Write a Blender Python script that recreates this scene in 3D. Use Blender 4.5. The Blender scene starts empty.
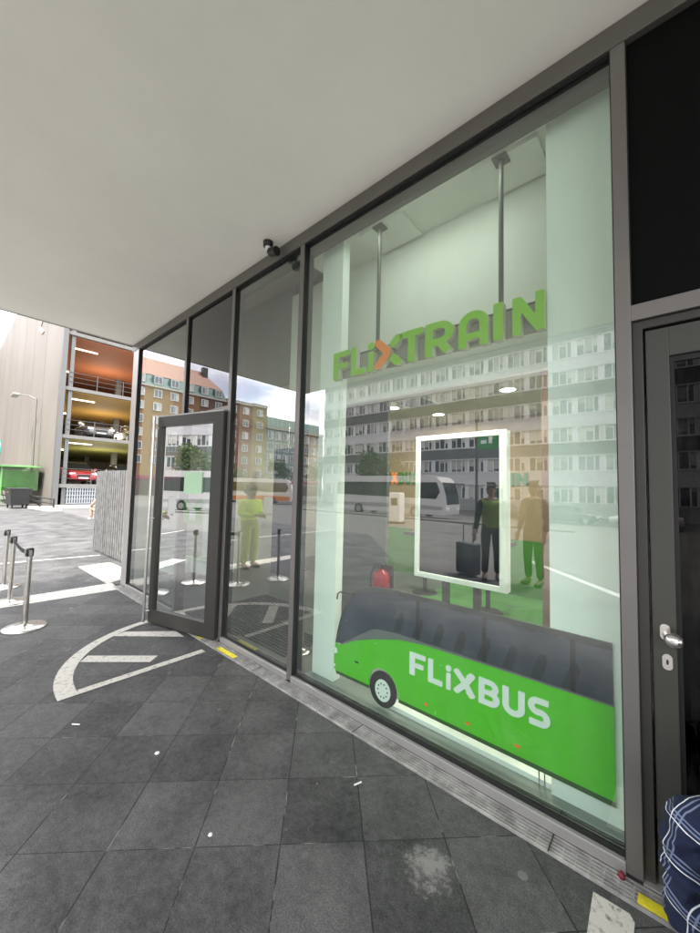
import bpy, bmesh, math, random
from mathutils import Vector, Matrix
R = math.radians
rnd = random.Random(7)
sc = bpy.context.scene
C = sc.collection

# ------------------------------------------------------------------ helpers
class MB:
    """collects geometry; build() links it as ONE mesh object"""
    def __init__(s): s.v = []; s.f = []; s.m = []; s.sm = []
    def add(s, vs, fs, mi=0, smooth=False):
        o = len(s.v); s.v += [tuple(p) for p in vs]
        for f in fs: s.f.append([i + o for i in f]); s.m.append(mi); s.sm.append(smooth)
    def box(s, x0, x1, y0, y1, z0, z1, mi=0):
        if x0 > x1: x0, x1 = x1, x0
        if y0 > y1: y0, y1 = y1, y0
        if z0 > z1: z0, z1 = z1, z0
        s.add([(x0,y0,z0),(x1,y0,z0),(x1,y1,z0),(x0,y1,z0),(x0,y0,z1),(x1,y0,z1),(x1,y1,z1),(x0,y1,z1)],
              [(0,3,2,1),(4,5,6,7),(0,1,5,4),(1,2,6,5),(2,3,7,6),(3,0,4,7)], mi)
    def tube(s, pts, rs, n=12, mi=0, smooth=True, cap=True):
        pts = [Vector(p) for p in pts]
        if not isinstance(rs, (list, tuple)): rs = [rs]*len(pts)
        rings = []; prev = None
        for i, p in enumerate(pts):
            d = (pts[min(i+1, len(pts)-1)] - pts[max(i-1, 0)]).normalized()
            if prev is None:
                a = Vector((0,0,1)) if abs(d.z) < .9 else Vector((1,0,0))
                u = d.cross(a).normalized()
            else:
                u = (prev - d*prev.dot(d)).normalized()
            prev = u; w = d.cross(u)
            rings.append([p + (u*math.cos(2*math.pi*k/n) + w*math.sin(2*math.pi*k/n))*rs[i] for k in range(n)])
        vs = [q for r in rings for q in r]; fs = []
        for i in range(len(pts)-1):
            for k in range(n):
                fs.append((i*n+k, i*n+(k+1) % n, (i+1)*n+(k+1) % n, (i+1)*n+k))
        s.add(vs, fs, mi, smooth)
        if cap:
            o = len(pts)-1
            s.add(rings[0], [tuple(range(n))[::-1]], mi); s.add(rings[-1], [tuple(range(n))], mi)
    def lathe(s, c, prof, n=32, mi=0, smooth=True):
        vs = []; fs = []
        for r, z in prof:
            for k in range(n):
                a = 2*math.pi*k/n; vs.append((c[0]+r*math.cos(a), c[1]+r*math.sin(a), c[2]+z))
        for i in range(len(prof)-1):
            for k in range(n):
                fs.append((i*n+k, i*n+(k+1) % n, (i+1)*n+(k+1) % n, (i+1)*n+k))
        s.add(vs, fs, mi, smooth)
    def prism_xz(s, poly, y0, y1, mi=0, mside=None):
        """polygon in the x-z plane, thickness y0 (front, -y) .. y1"""
        n = len(poly); mside = mi if mside is None else mside
        ar = sum(poly[i][0]*poly[(i+1) % n][1]-poly[(i+1) % n][0]*poly[i][1] for i in range(n))
        if ar < 0: poly = poly[::-1]
        a = [(x, y0, z) for x, z in poly]; b = [(x, y1, z) for x, z in poly]
        s.add(a, [tuple(range(n))], mi); s.add(b, [tuple(range(n))[::-1]], mi)
        s.add(a+b, [(i, i+n, (i+1) % n+n, (i+1) % n) for i in range(n)], mside)
    def prism_xy(s, poly, z0, z1, mi=0):
        n = len(poly)
        ar = sum(poly[i][0]*poly[(i+1) % n][1]-poly[(i+1) % n][0]*poly[i][1] for i in range(n))
        if ar < 0: poly = poly[::-1]
        a = [(x, y, z0) for x, y in poly]; b = [(x, y, z1) for x, y in poly]
        s.add(a, [tuple(range(n))[::-1]], mi); s.add(b, [tuple(range(n))], mi)
        s.add(a+b, [(i, (i+1) % n, (i+1) % n+n, i+n) for i in range(n)], mi)
    def sheet(s, poly, z, mi=0):
        s.add([(x, y, z) for x, y in poly], [tuple(range(len(poly)))], mi)
    def mesh(s, name, mats):
        me = bpy.data.meshes.new(name); me.from_pydata(s.v, [], s.f)
        for m in (mats if isinstance(mats, (list, tuple)) else [mats]): me.materials.append(m)
        for p, mi, sm in zip(me.polygons, s.m, s.sm): p.material_index = mi; p.use_smooth = sm
        me.update(); return me
    def build(s, name, mats, parent=None, bevel=0, loc=None, rot=None):
        o = bpy.data.objects.new(name, s.mesh(name, mats)); C.objects.link(o)
        if parent: o.parent = parent
        if loc: o.location = loc
        if rot is not None: o.rotation_euler = rot if isinstance(rot, (tuple, list)) else (0, 0, rot)
        if bevel:
            b = o.modifiers.new('bevel', 'BEVEL'); b.width = bevel; b.segments = 2; b.limit_method = 'ANGLE'; b.angle_limit = R(40)
        return o

def tag(o, label=None, cat=None, group=None, kind=None):
    if label: o['label'] = label
    if cat: o['category'] = cat
    if group: o['group'] = group
    if kind: o['kind'] = kind
    return o
def empty(name, loc=(0,0,0), rz=0, label=None, cat=None, group=None):
    o = bpy.data.objects.new(name, None); C.objects.link(o); o.location = loc; o.rotation_euler = (0,0,rz)
    o.empty_display_size = .2
    return tag(o, label, cat, group)
def kids(o): return [c for c in bpy.data.objects if c.parent == o]
def copy_tree(o, parent=None):
    c = o.copy(); C.objects.link(c)
    if parent: c.parent = parent
    for ch in kids(o): copy_tree(ch, c)
    return c

# ------------------------------------------------------------------ materials
def mat(name, col, rough=.6, metal=0, noise=0, nscale=8, bump=0, bscale=60, spec=None, emit=None, estr=0, col2=None, coat=0):
    m = bpy.data.materials.new(name); m.use_nodes = True; nt = m.node_tree; b = nt.nodes['Principled BSDF']
    c = tuple(col)+(1,)
    b.inputs['Base Color'].default_value = c; b.inputs['Roughness'].default_value = rough; b.inputs['Metallic'].default_value = metal
    if spec is not None: b.inputs['Specular IOR Level'].default_value = spec
    if coat: b.inputs['Coat Weight'].default_value = coat; b.inputs['Coat Roughness'].default_value = .05
    if emit: b.inputs['Emission Color'].default_value = tuple(emit)+(1,); b.inputs['Emission Strength'].default_value = estr
    if noise or bump or col2:
        tc = nt.nodes.new('ShaderNodeTexCoord')
    if noise or col2:
        n = nt.nodes.new('ShaderNodeTexNoise'); n.inputs['Scale'].default_value = nscale; n.inputs['Detail'].default_value = 8; n.inputs['Roughness'].default_value = .65
        nt.links.new(tc.outputs['Object'], n.inputs['Vector'])
        r = nt.nodes.new('ShaderNodeValToRGB'); r.color_ramp.elements[0].position = .3; r.color_ramp.elements[1].position = .7
        if col2: r.color_ramp.elements[0].color = tuple(col2)+(1,); r.color_ramp.elements[1].color = c
        else:
            r.color_ramp.elements[0].color = tuple(x*(1-noise) for x in col)+(1,); r.color_ramp.elements[1].color = tuple(min(1, x*(1+noise)) for x in col)+(1,)
        nt.links.new(n.outputs['Fac'], r.inputs['Fac']); nt.links.new(r.outputs['Color'], b.inputs['Base Color'])
    if bump:
        n2 = nt.nodes.new('ShaderNodeTexNoise'); n2.inputs['Scale'].default_value = bscale; n2.inputs['Detail'].default_value = 6
        nt.links.new(tc.outputs['Object'], n2.inputs['Vector'])
        bp = nt.nodes.new('ShaderNodeBump'); bp.inputs['Strength'].default_value = bump; bp.inputs['Distance'].default_value = .01
        nt.links.new(n2.outputs['Fac'], bp.inputs['Height']); nt.links.new(bp.outputs['Normal'], b.inputs['Normal'])
    return m

def glass(name, tint=(.86,.95,.90), base=.16, gain=1.0, rough=0.0, gtint=(1,1,1), dust=.05):
    """architectural pane: see-through with a coated, fresnel-weighted mirror reflection"""
    m = bpy.data.materials.new(name); m.use_nodes = True; nt = m.node_tree; nt.nodes.clear()
    out = nt.nodes.new('ShaderNodeOutputMaterial'); mx = nt.nodes.new('ShaderNodeMixShader')
    tr = nt.nodes.new('ShaderNodeBsdfTransparent'); tr.inputs['Color'].default_value = tint+(1,)
    gl = nt.nodes.new('ShaderNodeBsdfGlossy'); gl.inputs['Roughness'].default_value = rough; gl.inputs['Color'].default_value = gtint+(1,)
    lw = nt.nodes.new('ShaderNodeLayerWeight'); lw.inputs['Blend'].default_value = .5
    pw = nt.nodes.new('ShaderNodeMath'); pw.operation = 'POWER'; pw.inputs[1].default_value = 3.2
    nt.links.new(lw.outputs['Facing'], pw.inputs[0])
    mr = nt.nodes.new('ShaderNodeMapRange'); mr.inputs['To Min'].default_value = base; mr.inputs['To Max'].default_value = min(1, base+gain*.8)
    nt.links.new(pw.outputs[0], mr.inputs['Value'])
    nt.links.new(mr.outputs[0], mx.inputs[0]); nt.links.new(tr.outputs[0], mx.inputs[1]); nt.links.new(gl.outputs[0], mx.inputs[2])
    if dust:
        tc = nt.nodes.new('ShaderNodeTexCoord'); mp = nt.nodes.new('ShaderNodeMapping'); mp.inputs['Scale'].default_value = (5,5,1.3); nt.links.new(tc.outputs['Object'], mp.inputs['Vector'])
        nz = nt.nodes.new('ShaderNodeTexNoise'); nz.inputs['Scale'].default_value = 1.6; nz.inputs['Detail'].default_value = 9; nz.inputs['Roughness'].default_value = .7; nt.links.new(mp.outputs[0], nz.inputs['Vector'])
        m2 = nt.nodes.new('ShaderNodeMapRange'); m2.inputs['From Min'].default_value = .45; m2.inputs['From Max'].default_value = .8; m2.inputs['To Max'].default_value = dust; nt.links.new(nz.outputs['Fac'], m2.inputs['Value'])
        df = nt.nodes.new('ShaderNodeBsdfDiffuse'); df.inputs['Color'].default_value = (.6,.6,.58,1); m3 = nt.nodes.new('ShaderNodeMixShader')
        nt.links.new(m2.outputs[0], m3.inputs[0]); nt.links.new(mx.outputs[0], m3.inputs[1]); nt.links.new(df.outputs[0], m3.inputs[2]); mx = m3
    nt.links.new(mx.outputs[0], out.inputs['Surface'])
    return m

M = {}
M['alu'] = mat('aluminium_frame', (.21,.198,.187), .38, .55, noise=.06, nscale=3)
M['alu_light'] = mat('light_aluminium', (.42,.41,.39), .35, .5, noise=.05, nscale=4)
M['dark_frame'] = mat('dark_frame_paint', (.048,.046,.040), .35, .2)
M['gasket'] = mat('black_gasket', (.008,.008,.008), .6)
M['black_panel'] = mat('black_spandrel', (.004,.004,.004), .6, spec=.08)
M['header'] = mat('grey_header', (.065,.068,.058), .6)
M['white_wall'] = mat('white_display_wall', (.86,.90,.86), .7, noise=.02, nscale=2)
M['ceiling_white'] = mat('white_ceiling', (.7,.7,.64), .8, noise=.03, nscale=2)
M['steel'] = mat('brushed_steel', (.62,.60,.57), .28, 1.0, noise=.1, nscale=30)
M['black'] = mat('black_plastic', (.012,.012,.012), .45)
M['belt'] = mat('black_webbing', (.02,.02,.022), .8)
M['white'] = mat('white_paint', (.78,.78,.76), .5)
M['yellow'] = mat('yellow_tape', (.72,.62,.03), .5, noise=.25, nscale=25)
M['glass'] = glass('shop_glass', base=.165, gain=1.9, tint=(.84,.95,.88))
M['door_glass'] = glass('door_glass', base=.42, tint=(.55,.62,.62))
M['transom_glass'] = glass('transom_glass', base=.075, tint=(.02,.02,.02))
M['dark_glass'] = glass('dark_glass', gain=.3, base=.018, tint=(.02,.02,.02))
M['green'] = mat('lime_green_print', (.10,.58,.01), .35, noise=.03, nscale=3)
M['sign_green'] = mat('sign_green_acrylic', (.24,.56,.01), .4)
M['sign_orange'] = mat('sign_orange_acrylic', (.95,.24,.01), .4)
M['sign_side'] = mat('letter_side_grey', (.55,.56,.46), .5)
M['rail'] = mat('sign_rail_grey', (.10,.10,.09), .5, .3)
M['window_print'] = mat('bus_window_print', (.05,.058,.085), .3, noise=.35, nscale=2.0)
M['grey_print'] = mat('grey_print', (.17,.18,.18), .4)
M['dark_green'] = mat('dark_green_print', (.03,.10,.015), .4)
M['tyre'] = mat('tyre_rubber', (.015,.015,.015), .8)
M['white_print'] = mat('white_print', (.88,.90,.88), .4)

def wear_paint(name, col):
    m = mat(name, col, .75, bump=.25, bscale=120); nt = m.node_tree; b = nt.nodes['Principled BSDF']
    tc = nt.nodes.new('ShaderNodeTexCoord'); n = nt.nodes.new('ShaderNodeTexNoise'); n.inputs['Scale'].default_value = 24; n.inputs['Detail'].default_value = 10; n.inputs['Roughness'].default_value = .75
    r = nt.nodes.new('ShaderNodeValToRGB'); r.color_ramp.elements[0].position = .36; r.color_ramp.elements[0].color = (.16,.15,.14,1)
    r.color_ramp.elements[1].position = .47; r.color_ramp.elements[1].color = tuple(col)+(1,)
    nt.links.new(tc.outputs['Object'], n.inputs['Vector']); nt.links.new(n.outputs['Fac'], r.inputs['Fac']); nt.links.new(r.outputs['Color'], b.inputs['Base Color'])
    return m
M['line'] = wear_paint('worn_white_paint', (.52,.50,.45))
M['road_line'] = wear_paint('road_white_paint', (.5,.5,.49))

def paver_mat():
    m = bpy.data.materials.new('dark_pavers'); m.use_nodes = True; nt = m.node_tree; N = nt.nodes; L = nt.links; b = N['Principled BSDF']
    tc = N.new('ShaderNodeTexCoord')
    def math_(op, a, bv=None, c=None):
        n = N.new('ShaderNodeMath'); n.operation = op
        for i, v in enumerate((a, bv, c)):
            if v is None: continue
            if isinstance(v, (int, float)): n.inputs[i].default_value = v
            else: L.new(v, n.inputs[i])
        return n.outputs[0]
    sp = N.new('ShaderNodeSeparateXYZ'); L.new(tc.outputs['Object'], sp.inputs[0])
    x, y = sp.outputs[0], sp.outputs[1]
    U = math_('DIVIDE', math_('ADD', math_('ADD', x, y), 3.30), .53)
    V = math_('DIVIDE', math_('ADD', math_('SUBTRACT', y, x), -.46), .525)
    fu, fv = math_('FRACT', U), math_('FRACT', V)
    du = math_('MINIMUM', fu, math_('SUBTRACT', 1, fu)); dv = math_('MINIMUM', fv, math_('SUBTRACT', 1, fv))
    # slight wobble so joints are not ruler sharp
    nw = N.new('ShaderNodeTexNoise'); nw.inputs['Scale'].default_value = 14; nw.inputs['Detail'].default_value = 5; L.new(tc.outputs['Object'], nw.inputs['Vector'])
    wob = math_('MULTIPLY', math_('SUBTRACT', nw.outputs['Fac'], .5), .012)
    d = math_('ADD', math_('MINIMUM', du, math_('MULTIPLY', dv, 1.35)), wob)
    jr = N.new('ShaderNodeMapRange'); L.new(d, jr.inputs['Value']); jr.inputs['From Min'].default_value = .004; jr.inputs['From Max'].default_value = .010
    joint = jr.outputs[0]        # 0 in the joint
    cell = N.new('ShaderNodeCombineXYZ'); L.new(math_('FLOOR', U), cell.inputs[0]); L.new(math_('FLOOR', V), cell.inputs[1])
    wn = N.new('ShaderNodeTexWhiteNoise'); wn.noise_dimensions = '2D'; L.new(cell.outputs[0], wn.inputs['Vector'])
    n1 = N.new('ShaderNodeTexNoise'); n1.inputs['Scale'].default_value = 2.6; n1.inputs['Detail'].default_value = 9; n1.inputs['Roughness'].default_value = .7; L.new(tc.outputs['Object'], n1.inputs['Vector'])
    n2 = N.new('ShaderNodeTexNoise'); n2.inputs['Scale'].default_value = 170; n2.inputs['Detail'].default_value = 4; L.new(tc.outputs['Object'], n2.inputs['Vector'])
    n3 = N.new('ShaderNodeTexNoise'); n3.inputs['Scale'].default_value = 26; n3.inputs['Detail'].default_value = 7; n3.inputs['Roughness'].default_value = .8; L.new(tc.outputs['Object'], n3.inputs['Vector'])
    base = N.new('ShaderNodeValToRGB'); e = base.color_ramp.elements
    e[0].position = .40; e[0].color = (.016,.016,.0165,1); e[1].position = .66; e[1].color = (.102,.101,.099,1)
    v = math_('ADD', math_('ADD', math_('MULTIPLY', n1.outputs['Fac'], .50), math_('MULTIPLY', wn.outputs['Value'], .11)), math_('MULTIPLY', n3.outputs['Fac'], .44))
    L.new(v, base.inputs['Fac'])
    grain = N.new('ShaderNodeMix'); grain.data_type = 'RGBA'; grain.blend_type = 'MULTIPLY'; grain.inputs[0].default_value = .9
    L.new(base.outputs[0], grain.inputs[6])
    gr = N.new('ShaderNodeMapRange'); L.new(n2.outputs['Fac'], gr.inputs['Value']); gr.inputs['From Min'].default_value = .3; gr.inputs['From Max'].default_value = .7; gr.inputs['To Min'].default_value = .45; gr.inputs['To Max'].default_value = 1.6
    gc = N.new('ShaderNodeCombineColor'); [L.new(gr.outputs[0], gc.inputs[i]) for i in range(3)]
    L.new(gc.outputs[0], grain.inputs[7])
    # pale scuffs and spots
    n4 = N.new('ShaderNodeTexNoise'); n4.inputs['Scale'].default_value = 7.5; n4.inputs['Detail'].default_value = 12; n4.inputs['Roughness'].default_value = .85; L.new(tc.outputs['Object'], n4.inputs['Vector'])
    sr = N.new('ShaderNodeMapRange'); L.new(n4.outputs['Fac'], sr.inputs['Value']); sr.inputs['From Min'].default_value = .57; sr.inputs['From Max'].default_value = .74; sr.inputs['To Max'].default_value = .8
    sc_ = N.new('ShaderNodeMix'); sc_.data_type = 'RGBA'; L.new(sr.outputs[0], sc_.inputs[0]); L.new(grain.outputs[2], sc_.inputs[6]); sc_.inputs[7].default_value = (.2,.2,.19,1)
    vo = N.new('ShaderNodeTexVoronoi'); vo.inputs['Scale'].default_value = 4.2; L.new(tc.outputs['Object'], vo.inputs['Vector'])
    sv = N.new('ShaderNodeSeparateColor'); L.new(vo.outputs['Color'], sv.inputs[0])
    rad = math_('MULTIPLY', math_('MAXIMUM', math_('SUBTRACT', sv.outputs[0], .4), 0), .19)
    gumd = math_('ADD', vo.outputs['Distance'], math_('MULTIPLY', math_('SUBTRACT', n3.outputs['Fac'], .5), .06))
    gum = N.new('ShaderNodeMapRange'); L.new(math_('SUBTRACT', gumd, rad), gum.inputs['Value']); gum.inputs['From Min'].default_value = -.008; gum.inputs['From Max'].default_value = .012; gum.inputs['To Min'].default_value = .55; gum.inputs['To Max'].default_value = 0
    gcol = N.new('ShaderNodeMix'); gcol.data_type = 'RGBA'; L.new(sv.outputs[1], gcol.inputs[0]); gcol.inputs[6].default_value = (.02,.02,.02,1); gcol.inputs[7].default_value = (.26,.255,.24,1)
    gm = N.new('ShaderNodeMix'); gm.data_type = 'RGBA'; L.new(gum.outputs[0], gm.inputs[0]); L.new(sc_.outputs[2], gm.inputs[6]); L.new(gcol.outputs[2], gm.inputs[7]); sc_ = gm
    # pale cement smear close to the channel
    pv = N.new('ShaderNodeVectorMath'); pv.operation = 'DISTANCE'; L.new(tc.outputs['Object'], pv.inputs[0]); pv.inputs[1].default_value = (-.80,-.53,0)
    pm = math_('ADD', math_('MULTIPLY', pv.outputs['Value'], 2.6), math_('ADD', math_('MULTIPLY', n4.outputs['Fac'], 1.6), math_('MULTIPLY', n3.outputs['Fac'], 1.1)))
    pr_ = N.new('ShaderNodeMapRange'); L.new(pm, pr_.inputs['Value']); pr_.inputs['From Min'].default_value = 1.4; pr_.inputs['From Max'].default_value = 1.62; pr_.inputs['To Min'].default_value = .85; pr_.inputs['To Max'].default_value = 0
    pg_ = N.new('ShaderNodeMix'); pg_.data_type = 'RGBA'; L.new(pr_.outputs[0], pg_.inputs[0]); L.new(sc_.outputs[2], pg_.inputs[6]); pg_.inputs[7].default_value = (.24,.235,.22,1); sc_ = pg_
    vf = N.new('ShaderNodeTexVoronoi'); vf.inputs['Scale'].default_value = 13; L.new(tc.outputs['Object'], vf.inputs['Vector'])
    vs_ = N.new('ShaderNodeSeparateColor'); L.new(vf.outputs['Color'], vs_.inputs[0])
    fl = math_('MULTIPLY', math_('LESS_THAN', math_('ADD', vf.outputs['Distance'], math_('MULTIPLY', n2.outputs['Fac'], .05)), math_('MULTIPLY', vs_.outputs[1], .085)), math_('GREATER_THAN', vs_.outputs[0], .80))
    fm = N.new('ShaderNodeMix'); fm.data_type = 'RGBA'; L.new(math_('MULTIPLY', fl, .8), fm.inputs[0]); L.new(sc_.outputs[2], fm.inputs[6]); fm.inputs[7].default_value = (.38,.37,.35,1); sc_ = fm
    # joints: dark, with bits of pale sand
    jn = N.new('ShaderNodeValToRGB'); jn.color_ramp.elements[0].position = .56; jn.color_ramp.elements[0].color = (.010,.010,.010,1); jn.color_ramp.elements[1].position = .66; jn.color_ramp.elements[1].color = (.26,.25,.23,1)
    n5 = N.new('ShaderNodeTexNoise'); n5.inputs['Scale'].default_value = 7; n5.inputs['Detail'].default_value = 7; L.new(tc.outputs['Object'], n5.inputs['Vector']); L.new(n5.outputs['Fac'], jn.inputs['Fac'])
    fin = N.new('ShaderNodeMix'); fin.data_type = 'RGBA'; L.new(joint, fin.inputs[0]); L.new(jn.outputs[0], fin.inputs[6]); L.new(sc_.outputs[2], fin.inputs[7])
    L.new(fin.outputs[2], b.inputs['Base Color'])
    rr = N.new('ShaderNodeMapRange'); L.new(n1.outputs['Fac'], rr.inputs['Value']); rr.inputs['To Min'].default_value = .5; rr.inputs['To Max'].default_value = .85; L.new(rr.outputs[0], b.inputs['Roughness'])
    h = math_('ADD', math_('MULTIPLY', joint, .9), math_('MULTIPLY', n2.outputs['Fac'], .28))
    bp = N.new('ShaderNodeBump'); bp.inputs['Strength'].default_value = .55; bp.inputs['Distance'].default_value = .004; L.new(h, bp.inputs['Height']); L.new(bp.outputs[0], b.inputs['Normal'])
    return m
M['paver'] = paver_mat()
M['asphalt'] = mat('grey_asphalt', (.115,.112,.105), .85, noise=.22, nscale=1.2, bump=.3, bscale=80)
M['plaza'] = mat('street_ground', (.10,.098,.096), .85, noise=.25, nscale=.6, bump=.3, bscale=60)

# ------------------------------------------------------------------ camera (position and lens of the photograph)
H = 1.6; DC = 2.0101
yaw, pitch, roll, fpx = R(-41.4024), R(3.4013), R(1.3432), 364.84
cy, sy, cp, sp = math.cos(yaw), math.sin(yaw), math.cos(pitch), math.sin(pitch)
Fv = Vector((sy*cp, cy*cp, sp)); Rt = Vector((cy, -sy, 0)); Up = Rt.cross(Fv)
R2 = Rt*math.cos(roll)+Up*math.sin(roll); U2 = -Rt*math.sin(roll)+Up*math.cos(roll)
cam = bpy.data.objects.new('camera', bpy.data.cameras.new('camera')); C.objects.link(cam); sc.camera = cam
cam.matrix_world = Matrix(((R2.x,U2.x,-Fv.x,0),(R2.y,U2.y,-Fv.y,-DC),(R2.z,U2.z,-Fv.z,H),(0,0,0,1)))
cam.data.sensor_fit = 'VERTICAL'; cam.data.sensor_height = 24; cam.data.lens = 24*fpx/933
cam.data.clip_start = .05; cam.data.clip_end = 2000

# ------------------------------------------------------------------ world, sun
SUN_EL, SUN_AZ = R(64), R(155)       # azimuth measured from +y towards +x: the sun stands high over the bus bays
w = bpy.data.worlds.new('World'); sc.world = w; w.use_nodes = True; nt = w.node_tree; N = nt.nodes; L = nt.links
bg = N['Background']; bg.inputs['Strength'].default_value = .14
sky = N.new('ShaderNodeTexSky'); sky.sky_type = 'NISHITA'; sky.sun_disc = False; sky.sun_elevation = SUN_EL; sky.sun_rotation = SUN_AZ
tc = N.new('ShaderNodeTexCoord'); mp = N.new('ShaderNodeMapping'); mp.inputs['Scale'].default_value = (1.3,1.3,3.6); L.new(tc.outputs['Generated'], mp.inputs['Vector'])
cn = N.new('ShaderNodeTexNoise'); cn.inputs['Scale'].default_value = 2.3; cn.inputs['Detail'].default_value = 9; cn.inputs['Roughness'].default_value = .55; cn.inputs['Distortion'].default_value = .3; L.new(mp.outputs[0], cn.inputs['Vector'])
cr = N.new('ShaderNodeValToRGB'); cr.color_ramp.elements[0].position = .24; cr.color_ramp.elements[1].position = .46; L.new(cn.outputs['Fac'], cr.inputs['Fac'])
c2 = N.new('ShaderNodeTexNoise'); c2.inputs['Scale'].default_value = 3.1; c2.inputs['Detail'].default_value = 6; L.new(mp.outputs[0], c2.inputs['Vector'])
cc = N.new('ShaderNodeValToRGB'); cc.color_ramp.elements[0].position = .36; cc.color_ramp.elements[0].color = (3.4,3.5,4.2,1); cc.color_ramp.elements[1].position = .62; cc.color_ramp.elements[1].color = (8.5,8.4,8.3,1); L.new(c2.outputs['Fac'], cc.inputs['Fac'])
mx = N.new('ShaderNodeMix'); mx.data_type = 'RGBA'; L.new(cr.outputs[0], mx.inputs[0]); L.new(sky.outputs[0], mx.inputs[6]); L.new(cc.outputs[0], mx.inputs[7]); L.new(mx.outputs[2], bg.inputs['Color'])
sd = Vector((math.sin(SUN_AZ)*math.cos(SUN_EL), math.cos(SUN_AZ)*math.cos(SUN_EL), math.sin(SUN_EL)))
sun = bpy.data.objects.new('sun', bpy.data.lights.new('sun', 'SUN')); C.objects.link(sun)
sun.data.energy = 2.0; sun.data.angle = R(10); sun.data.color = (1,.95,.88)
sun.rotation_euler = sd.to_track_quat('Z', 'Y').to_euler(); sun.location = (0,-20,40)

# ------------------------------------------------------------------ ground
def gz(y): return 0 if y > -8 else (-.9 if y < -30 else -.9*(-8-y)/22)
g = MB()
xs = [-400,-120,-60,-30,-10,10,40,120,400]; ys = [400,60,20,1,-8,-30,-60,-120,-400]
vs = [(x, y, gz(y)-.008) for y in ys for x in xs]; nx = len(xs)
g.add(vs, [(j*nx+i, (j+1)*nx+i, (j+1)*nx+i+1, j*nx+i+1) for j in range(len(ys)-1) for i in range(nx-1)])
tag(g.build('ground', M['plaza']), kind='structure')
g = MB(); g.sheet([(9,-.117),(9,-4.7),(-4.6,-4.7),(-7.9,-8),(-27,-8),(-27,2.55),(-6.62,2.55),(-6.62,-.117)][::-1], 0)
tag(g.build('pavement', M['paver']), kind='structure')
g = MB(); g.add([(9.02,-4.7,-.004),(-4.6,-4.7,-.004),(-7.9,-8,-.004),(9.02,-8,-.004)], [(0,1,2,3)][::1])
g.add([(60,-8,-.004),(-60,-8,-.004),(-60,-30,-.904),(60,-30,-.904)], [(0,1,2,3)]); g.add([(60,-30,-.904),(-60,-30,-.904),(-60,-38,-.904),(60,-38,-.904)], [(0,1,2,3)])
tag(g.build('road', M['asphalt']), kind='structure')
# white bus-bay lines on the road
for i, (a, b, wd) in enumerate([((-2.6,-7.3),(-.4,-4.9),.16),((-38,-19),(8,-19),.12)]):
    g = MB(); A = Vector((*a,0)); B = Vector((*b,0)); d = (B-A).normalized(); n = Vector((-d.y,d.x,0))*wd/2
    g.add([(p.x,p.y,gz(p.y)+.001) for p in (A-n,B-n,B+n,A+n)], [(0,1,2,3)])
    tag(g.build('road_marking', M['road_line']), kind='structure')

# painted door-swing sector on the pavement
zm = .004
def pave_mark(name, polys, m=None):
    g = MB()
    for p in polys: g.sheet(p, zm)
    o = g.build(name, m or M['line']); return tag(o, kind='structure')
cx, cy0 = -3.43, -.10
def arc_pt(r, a): return (cx-r*math.cos(a), cy0-r*math.sin(a))
aa = [R(5+ (85-0)*k/22) for k in range(23)]
ro, ri = 1.225, 1.095
arcp = []
for k in range(22):
    w0 = .13 - .05*(1-k/22); w1 = .13 - .05*(1-(k+1)/22)
    arcp.append([arc_pt(ro,aa[k]), arc_pt(ro,aa[k+1]), arc_pt(ro-w1,aa[k+1]), arc_pt(ro-w0,aa[k])])
arcp.append([(-3.46,-1.190),(-3.46,-.2),(-3.385,-.2),(-3.385,-1.190)]); arcp.append([(-3.4295,-1.1905),(-3.385,-1.1905),(-3.385,-1.325),(-3.4295,-1.325)])
pave_mark('floor_marking', arcp)
pave_mark('floor_marking', [[(-4.402,-.688),(-3.876,-.185),(-4.08,-.18),(-4.445,-.563)], [(-3.975,-1.063),(-3.54,-.641),(-3.62,-.542),(-4.071,-.982)]])
pave_mark('floor_marking', [[(-6.74,-.045),(-6.74,-3.5),(-6.40,-3.5),(-6.26,-.09)]])
pave_mark('floor_marking', [[(-8.417,-.135),(-8.486,.407),(-7.2,.44),(-6.86,.104),(-6.726,-.118)]])
pave_mark('floor_marking', [[(-9.76,-7.9),(-9.70,-1.09),(-9.50,.49),(-9.43,.49),(-9.62,-1.09),(-9.66,-7.9)]])
pave_mark('floor_marking', [[(-.262,-.50),(-.272,-.163),(-.155,-.16),(-.138,-.185),(-.14,-.50)]])
# small litter on the pavers
lit = [(-2.98,-1.30,.05,.012,40,'cigarette butt lying near the tip of the painted sector'),(-2.33,-1.04,.028,.02,0,'white blob of chewing gum on the pavement left of the middle joint'),(-1.62,-1.08,.02,.02,0,'pale pebble lying alone on the front paving slabs'),
       (-1.31,-.40,.045,.010,70,'cigarette butt lying on the slab in front of the bus display')]
for (x,y,a,b,ang,lb) in lit:
    g = MB(); ca, sa = math.cos(R(ang)), math.sin(R(ang))
    if a > 2*b: g.tube([(x-ca*a/2,y-sa*a/2,.005),(x+ca*a/2,y+sa*a/2,.005)], .004, 8); o = g.build('cigarette_butt', M['white']); tag(o, lb, 'cigarette butt')
    else:
        g.lathe((x,y,0), [(a*.5,.001),(a*.45,.004),(a*.2,.006),(.0005,.0065)], 9); o = g.build('pebble', M['white']); tag(o, lb, 'pebble')

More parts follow.
